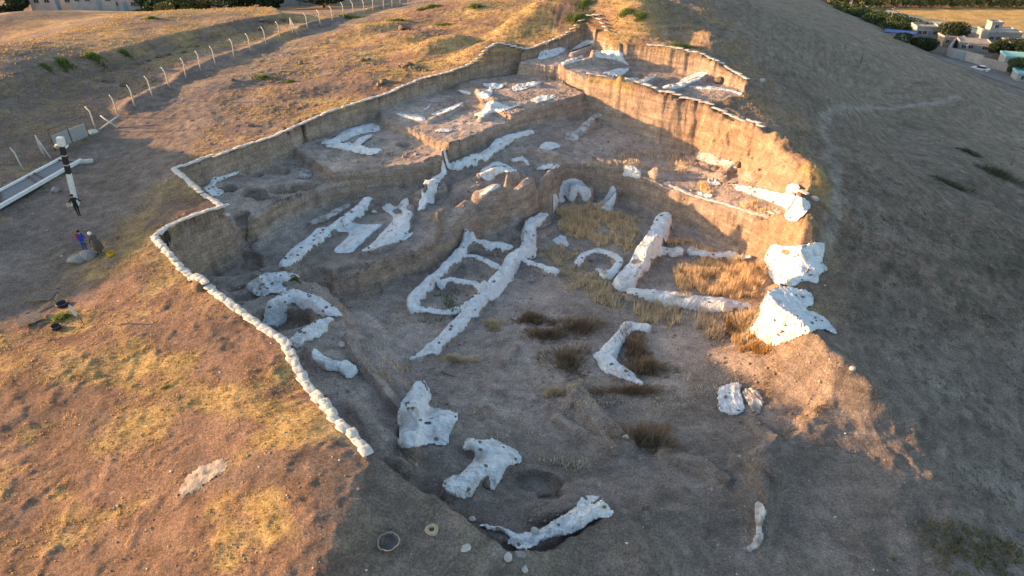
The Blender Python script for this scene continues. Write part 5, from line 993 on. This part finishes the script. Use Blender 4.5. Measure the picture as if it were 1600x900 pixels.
# ------------------------------------------------------------------ village at the foot of the mound, track-side houses, trees
M_PLAS = mat('white_plaster', (.36, .36, .35), .85, .2, 1.2, .2); M_MUD = mat('mud_plaster', (.34, .27, .21), .9, .3, 1, .3); M_BLOCK = mat('grey_block', (.30, .29, .28), .9, .25, 2, .3); M_ROOF = mat('flat_roof', (.36, .33, .30), .9, .3, .8, .3)
M_GLASS = mat('dark_window', (.03, .035, .04), .2, .1, 3, 0); M_DOOR = mat('blue_door', (.20, .28, .33), .6, .2, 3, 0); M_BLUE = mat('blue_sheet', (.05, .10, .32), .5, .3, 2, .3); M_TURQ = mat('turquoise_sheet', (.30, .58, .58), .6, .3, 2, .2); M_PINK = mat('pink_plaster', (.62, .47, .40), .85, .2, 1, .2)
def gp(u, v, z): x, y = W(u, v, z); return float(x), float(y), z
def house(x, y, z, L_, D_, H_, rz, wall, label, wins=2, door=True, roofm=None, parapet=.35, group='houses round the mound'):
    if z < -12: L_ *= .72; D_ *= .72; H_ *= .66; parapet *= .7
    h = empty('house', (x, y, z), rz, label, 'house', group); roofm = roofm or M_ROOF
    bm = bmesh.new(); box(bm, (0,0,H_/2-.4), (L_, D_, H_+.8)); bmobj('wall', bm, wall, h)
    bm = bmesh.new(); box(bm, (0,0,H_+.06), (L_+.3, D_+.3, .14))
    for s_ in (-1, 1): box(bm, (0, s_*(D_/2+.05), H_+.13+parapet/2), (L_+.26, .18, parapet)); box(bm, (s_*(L_/2+.05), 0, H_+.13+parapet/2), (.18, D_-.1, parapet-.01))
    bmobj('roof', bm, roofm, h)
    n = wins+(1 if door else 0)
    for side, sgn in (('f', -1), ('b', 1)):
        for k in range(n):
            px = -L_/2+L_*(k+.7)/(n+.4)
            if door and k == n//2 and sgn < 0:
                d_ = bmobj('door', (lambda b: (box(b, (px, sgn*(D_/2+.02), H_*.36), (.8, .07, H_*.72)), b)[1])(bmesh.new()), M_DOOR, h)
                bmobj('handle', (lambda b: (box(b, (px+.3, sgn*(D_/2+.08), H_*.36), (.10, .06, .04)), b)[1])(bmesh.new()), M_GREY, d_)
            else:
                w_ = bmobj('window', (lambda b: (box(b, (px, sgn*(D_/2+.012), H_*.58), (.9, .05, .75)), b)[1])(bmesh.new()), M_GLASS, h)
                bmobj('frame', (lambda b: ([box(b, (px+q*.49, sgn*(D_/2+.03), H_*.58), (.08, .1, .91)) for q in (-1, 0, 1)], [box(b, (px, sgn*(D_/2+.032), H_*.58+q*.42), (.9, .098, .08)) for q in (-1, 1)], b)[2])(bmesh.new()), M_PLAS, w_)
    return h
Z0 = -20
x, y, z = gp(1441, 58, Z0); house(x, y, z, 7.5, 6, 4.2, -.15, M_PLAS, 'two tone white house with a flat grey roof, left of the big dark tree', 3)
x, y, z = gp(1404, 62, Z0); h = house(x, y, z, 10, 5, 2.8, -.45, M_MUD, 'long low shed with a bright blue sheet roof at the foot of the slope', 2, roofm=M_BLUE, parapet=.1)
x, y, z = gp(1482, 70, Z0); house(x, y, z, 6.5, 5, 3.2, -.1, M_MUD, 'small mud coloured house below the big dark tree', 2)
x, y, z = gp(1462, 60, Z0); house(x, y, z, 3.0, 3.0, 3.6, -.1, M_BLOCK, 'narrow grey tower shed between the white and mud houses', 1, False)
x, y, z = gp(1500, 90, Z0); 
def wall_thing(pa_, pb_, h_, label, m, gate=False):
    a = gp(*pa_, Z0); b = gp(*pb_, Z0); L2 = math.dist(a[:2], b[:2]); w_ = empty('yard_wall', a, math.atan2(b[1]-a[1], b[0]-a[0]), label, 'wall', 'yard walls of the village')
    bm = bmesh.new(); box(bm, (L2/2, 0, h_/2-.2), (L2, .3, h_+.4)); bmobj('wall_body', bm, m, w_); bm = bmesh.new(); box(bm, (L2/2, 0, h_+.05), (L2+.1, .42, .12)); bmobj('coping', bm, M_BLOCK, w_)
    if gate: bm = bmesh.new(); box(bm, (L2*.42, -.13, .9), (2.2, .10, 1.8)); bmobj('gate', bm, M_DOOR, w_)
wall_thing((1478, 88), (1532, 101), 2.0, 'long white plastered yard wall with a gate beside the parked car', M_PLAS, True)
wall_thing((1532, 101), (1572, 112), 1.6, 'grey block yard wall running right from the white yard wall', M_BLOCK)
wall_thing((1478, 88), (1490, 72), 1.9, 'short white side wall of the yard', M_PLAS)
x, y, z = gp(1517, 78, Z0); house(x, y, z, 9, 6, 3.0, -.35, M_BLOCK, 'grey flat house inside the white walled yard', 3)
x, y, z = gp(1556, 66, Z0); house(x, y, z, 11, 8, 4.2, -.1, M_BLOCK, 'broad grey house with a small rooftop room beyond the yard', 4)
bm = bmesh.new(); bx = house(x-1.5, y+.7, z+2.95, 3.6, 3.6, 2.6, -.1, M_PLAS, 'small white rooftop room on the broad grey house', 1, False)
x, y, z = gp(1590, 82, Z0); house(x, y, z, 9, 7, 3.6, -.2, M_MUD, 'brown house at the right frame edge behind the round tree', 3)
x, y, z = gp(1588, 100, Z0); house(x, y, z, 9, 6, 2.8, -.3, M_PLAS, 'low house with a turquoise roof at the right frame edge', 2, roofm=M_TURQ)
x, y, z = gp(1600, 126, Z0); house(x, y, z, 6, 5, 2.6, -.3, M_PLAS, 'small turquoise roofed shed at the right edge below the spreading tree', 1, roofm=M_TURQ)
VT = 'village trees'
M_DARKL = mat('dark_leaf', (.032, .05, .02), .8, .4, .8, 0, spec=.2); M_OLIV = mat('olive_leaf', (.16, .16, .055), .8, .3, 1, 0, spec=.2); M_MIDL = mat('mid_leaf', (.055, .085, .03), .8, .4, .8, 0, spec=.2)
for u, v, R_, H_, lab, s_ in [(1490,68,4.4,6.2,'largest dark round tree in the village, behind the mud house',1),(1441,84,4.2,4.6,'dark bushy tree at the foot of the slope below the white house',2),(1563,89,3.2,5.8,'dark round tree in front of the broad grey house',3),(1592,118,4.2,3.8,'spreading tree at the right edge beside the road',4)]:
    x, y, z = gp(u, v, Z0); tree(x, y, z, R_*.9, H_*.95, lab, 'tree', VT, M_DARKL if s_ < 4 else M_MIDL, s_, 7000, .14, 'broadleaf_tree', .22)
# hedge scrub along the field track
for k in range(9):
    u = 1322+k*12.5; x, y, z = gp(u, 24+k*3.4, Z0); tree(x, y, z, 5.0, 3.4, 'dense low tree in the dark green belt below the field track, %s' % ['leftmost','second from left','third from left','fourth from left','middle one','fourth from right','third from right','second from right','rightmost'][k], 'tree', 'green belt between mound and field', M_MIDL, 20+k, 3200, .2, 'belt_tree', .08)
# orchard rows
cmO = [crown_mesh('crown', 1.7, 1.7, 1.9, 750, .26, M_OLIV, 40+k, 6) for k in range(3)]; tmO = trunk_mesh(.7, .14, 1.0, M_BARK)
rows = 0
for r_ in range(5):
    for k in range(30):
        u = 1300+k*18.2+r_*3; v = 11.0-r_*6.2
        x, y, z = gp(1300+k*19.0, 12.0, Z0); x += r_*3.0; y += r_*14
        t = empty('orchard_tree', (x+rng.normal(0,.3), y+rng.normal(0,.4), z), rng.uniform(0, 6), 'small olive green orchard tree in the straight rows beyond the golden field', 'tree', 'orchard trees in rows'); t.scale = (1, 1, rng.uniform(.9, 1.25))
        if x > .80*y+8: bpy.data.objects.remove(t); continue
        obj('crown', cmO[(k+r_) % 3], t, (0, 0, 1.9)); obj('trunk', tmO, t); rows += 1
# poles
M_POLE = mat('pole_wood', (.26, .24, .22), .9, .2, 3, .2)
def pole(u, v, h, lab, arm=True, z=None):
    x, y, z = at(u, v) if z is None else gp(u, v, z); p = empty('utility_pole', (x, y, z), .5, lab, 'utility pole', 'utility poles below the mound'); bm = bmesh.new(); tube(bm, [(0,0,-.3),(0,0,h)], [.11,.07], 8); bmobj('shaft', bm, M_POLE, p)
    if arm: bm = bmesh.new(); box(bm, (0,0,h-.4), (1.5,.12,.12)); bmobj('cross_arm', bm, M_GREY, p)
pole(1345, 98, 4.2, 'pale pole standing on the shaded slope, tallest of those there'); pole(1320, 77, 2.4, 'short pale pole on the shaded slope, up and left of the tall one', False); pole(1388, 44, 5.5, 'tall pole beside the green belt, near the blue roofed shed', z=Z0); pole(1326, 24, 5, 'far pole at the left end of the green belt', z=Z0); pole(1501, 103, 5, 'dark pole before the white yard wall', z=Z0); pole(1466, 66, 6, 'pole rising between the white house and the big tree', z=Z0); pole(1580, 258, 4.0, 'pale pole low on the shaded slope at the right frame edge')
# car
M_SILV = mat('silver_paint', (.62, .63, .64), .35, .05, 3, 0, metal=.3); M_TYRE = mat('tyre', (.02,.02,.02), .9, .1, 5, 0)
x, y, z = gp(1530, 113, Z0); z = gz(x, y)+.03; car = empty('parked_car', (x, y, z), R(128), 'silver sedan parked on the village road before the yard walls', 'car')
def loft(prof, w0, m, name, parent, inset=.92):
    bm = bmesh.new(); Lh = []
    for s_ in (-1, 1): Lh.append([bm.verts.new((px, s_*w0*(inset if pz > .9 else 1), pz)) for px, pz in prof])
    n = len(prof)
    for k in range(n): bm.faces.new((Lh[0][k], Lh[0][(k+1)%n], Lh[1][(k+1)%n], Lh[1][k]))
    bm.faces.new(Lh[0][::-1]); bm.faces.new(Lh[1]); bmesh.ops.bevel(bm, geom=bm.edges[:], offset=.04, segments=2, affect='EDGES'); return bmobj(name, bm, m, parent)
car.scale = (.85,)*3
loft([(-2.1,.35),(2.1,.35),(2.15,.62),(1.9,.80),(1.0,.90),(-1.5,.93),(-2.1,.85)], .84, M_SILV, 'body', car, 1)
loft([(1.0,.90),(.45,1.34),(-1.0,1.36),(-1.55,.93)], .74, M_GLASS, 'windows', car, .9)
loft([(.38,1.345),(.30,1.40),(-.9,1.41),(-.98,1.35)], .66, M_SILV, 'roof', car, 1)
for a_ in (-1.3, 1.3):
    for b_ in (-.80, .80):
        bm = bmesh.new(); tube(bm, [(a_, b_-.1, .32), (a_, b_+.1, .32)], .32, 18); wt = bmobj('wheel', bm, M_TYRE, car); bm = bmesh.new(); tube(bm, [(a_, b_-.115, .32), (a_, b_+.115, .32)], .19, 14); bmobj('rim', bm, M_GREY, wt)
for b_ in (-.62, .62):
    bm = bmesh.new(); box(bm, (2.11, b_, .62), (.08, .3, .14), bevel=.02); bmobj('headlight', bm, M_WHITE, car); bm = bmesh.new(); box(bm, (-2.09, b_, .72), (.06, .3, .14), bevel=.02); bmobj('tail_light', bm, solid((.4,.02,.02)), car)
bm = bmesh.new()
# village road as a thin sheet
def road(pts, w_, name, m, zo=.05):
    xy = [gp(u, v, Z0)[:2] for u, v in pts]; bm = bmesh.new(); prev = None
    for i, p in enumerate(xy):
        a = Vector(xy[max(i-1, 0)]); b = Vector(xy[min(i+1, len(xy)-1)]); d = (b-a).normalized(); nn = Vector((-d.y, d.x))*w_/2; q = Vector(p)
        cur = [bm.verts.new((*(q+nn*s_), max(gz(*(q+nn*s_)), Z0)+zo)) for s_ in (-1, 1)]
        if prev: bm.faces.new((prev[0], prev[1], cur[1], cur[0]))
        prev = cur
    tag(bmobj(name, bm, m), kind='structure')
road([(1472,100),(1500,104),(1530,111),(1560,119),(1600,131),(1650,145)], 9, 'road', mat('dusty_road', (.19,.175,.165), .9, .2, .6, .2))
road([(1310,2),(1350,10),(1400,21),(1440,31),(1470,36),(1500,44),(1560,56),(1640,75)], 4, 'field_track', mat('pale_track', (.42,.36,.27), .9, .25, .4, .2), .06)
# left background
ZB = -7.0
for u, v, L_, D_, H_, rz, wm, lab in [(97,9,9,7,4.5,.1,M_PINK,'pale pink far house, leftmost at the top edge'),(125,6,11,7,4,.1,M_BLOCK,'grey shaded far building between the pink and white houses'),(162,13,9,7,5,.05,M_PLAS,'white far house at the top edge, left of the white shed'),(200,14,8,5,3.0,.0,M_PLAS,'low white shed with a curved cover at the top edge'),(268,9,8,7,4.5,.1,M_PINK,'salmon far house right of the white shed'),(303,10,9,7,4.5,.1,M_BLOCK,'light grey far building left of the dark tree group'),(462,4,13,8,4,.15,M_PLAS,'far building behind the fence, right of the dark trees')]:
    x, y, _ = gp(u, v, ZB); house(x, y, max(gz(x, y), -9)-.1, L_, D_, H_, rz, wm, lab, 3, True, group='houses beyond the track')
for k, (u, v, R_, H_, mm, lab) in enumerate([(345,18,5.0,8,M_MIDL,'leafy tree at the left of the dark tree group by the far track'),(370,15,6.0,9,M_DARKL,'tallest dark tree of the group by the far track'),(390,14,4.5,7,M_DARKL,'dark tree at the right of the tree group by the far track'),(275,17,3.2,3.2,M_OLIV,'round yellow green bush tree before the salmon house'),(290,15,3,3,M_MIDL,'dark green bush tree before the light grey building'),(315,17,3,3.2,M_OLIV,'bushy green tree left of the dark tree group'),(20,5,3.5,4,M_DARKL,'dark tree at the far left of the top edge'),(232,6,4,5,M_MIDL,'tree behind the curved white shed'),(415,14,3,3,M_DARKL,'low dark tree behind the far track, right of the tree group'),(505,8,5,5,M_DARKL,'dark tree beyond the fence near the top middle')]):
    x, y, _ = gp(u, v, -5.5); tree(x, y, gz(x, y)-.1, R_, H_, lab, 'tree', 'trees beyond the track', mm, 60+k, 2600, .26, 'broadleaf_tree', .2)
print('objects', len(bpy.data.objects))
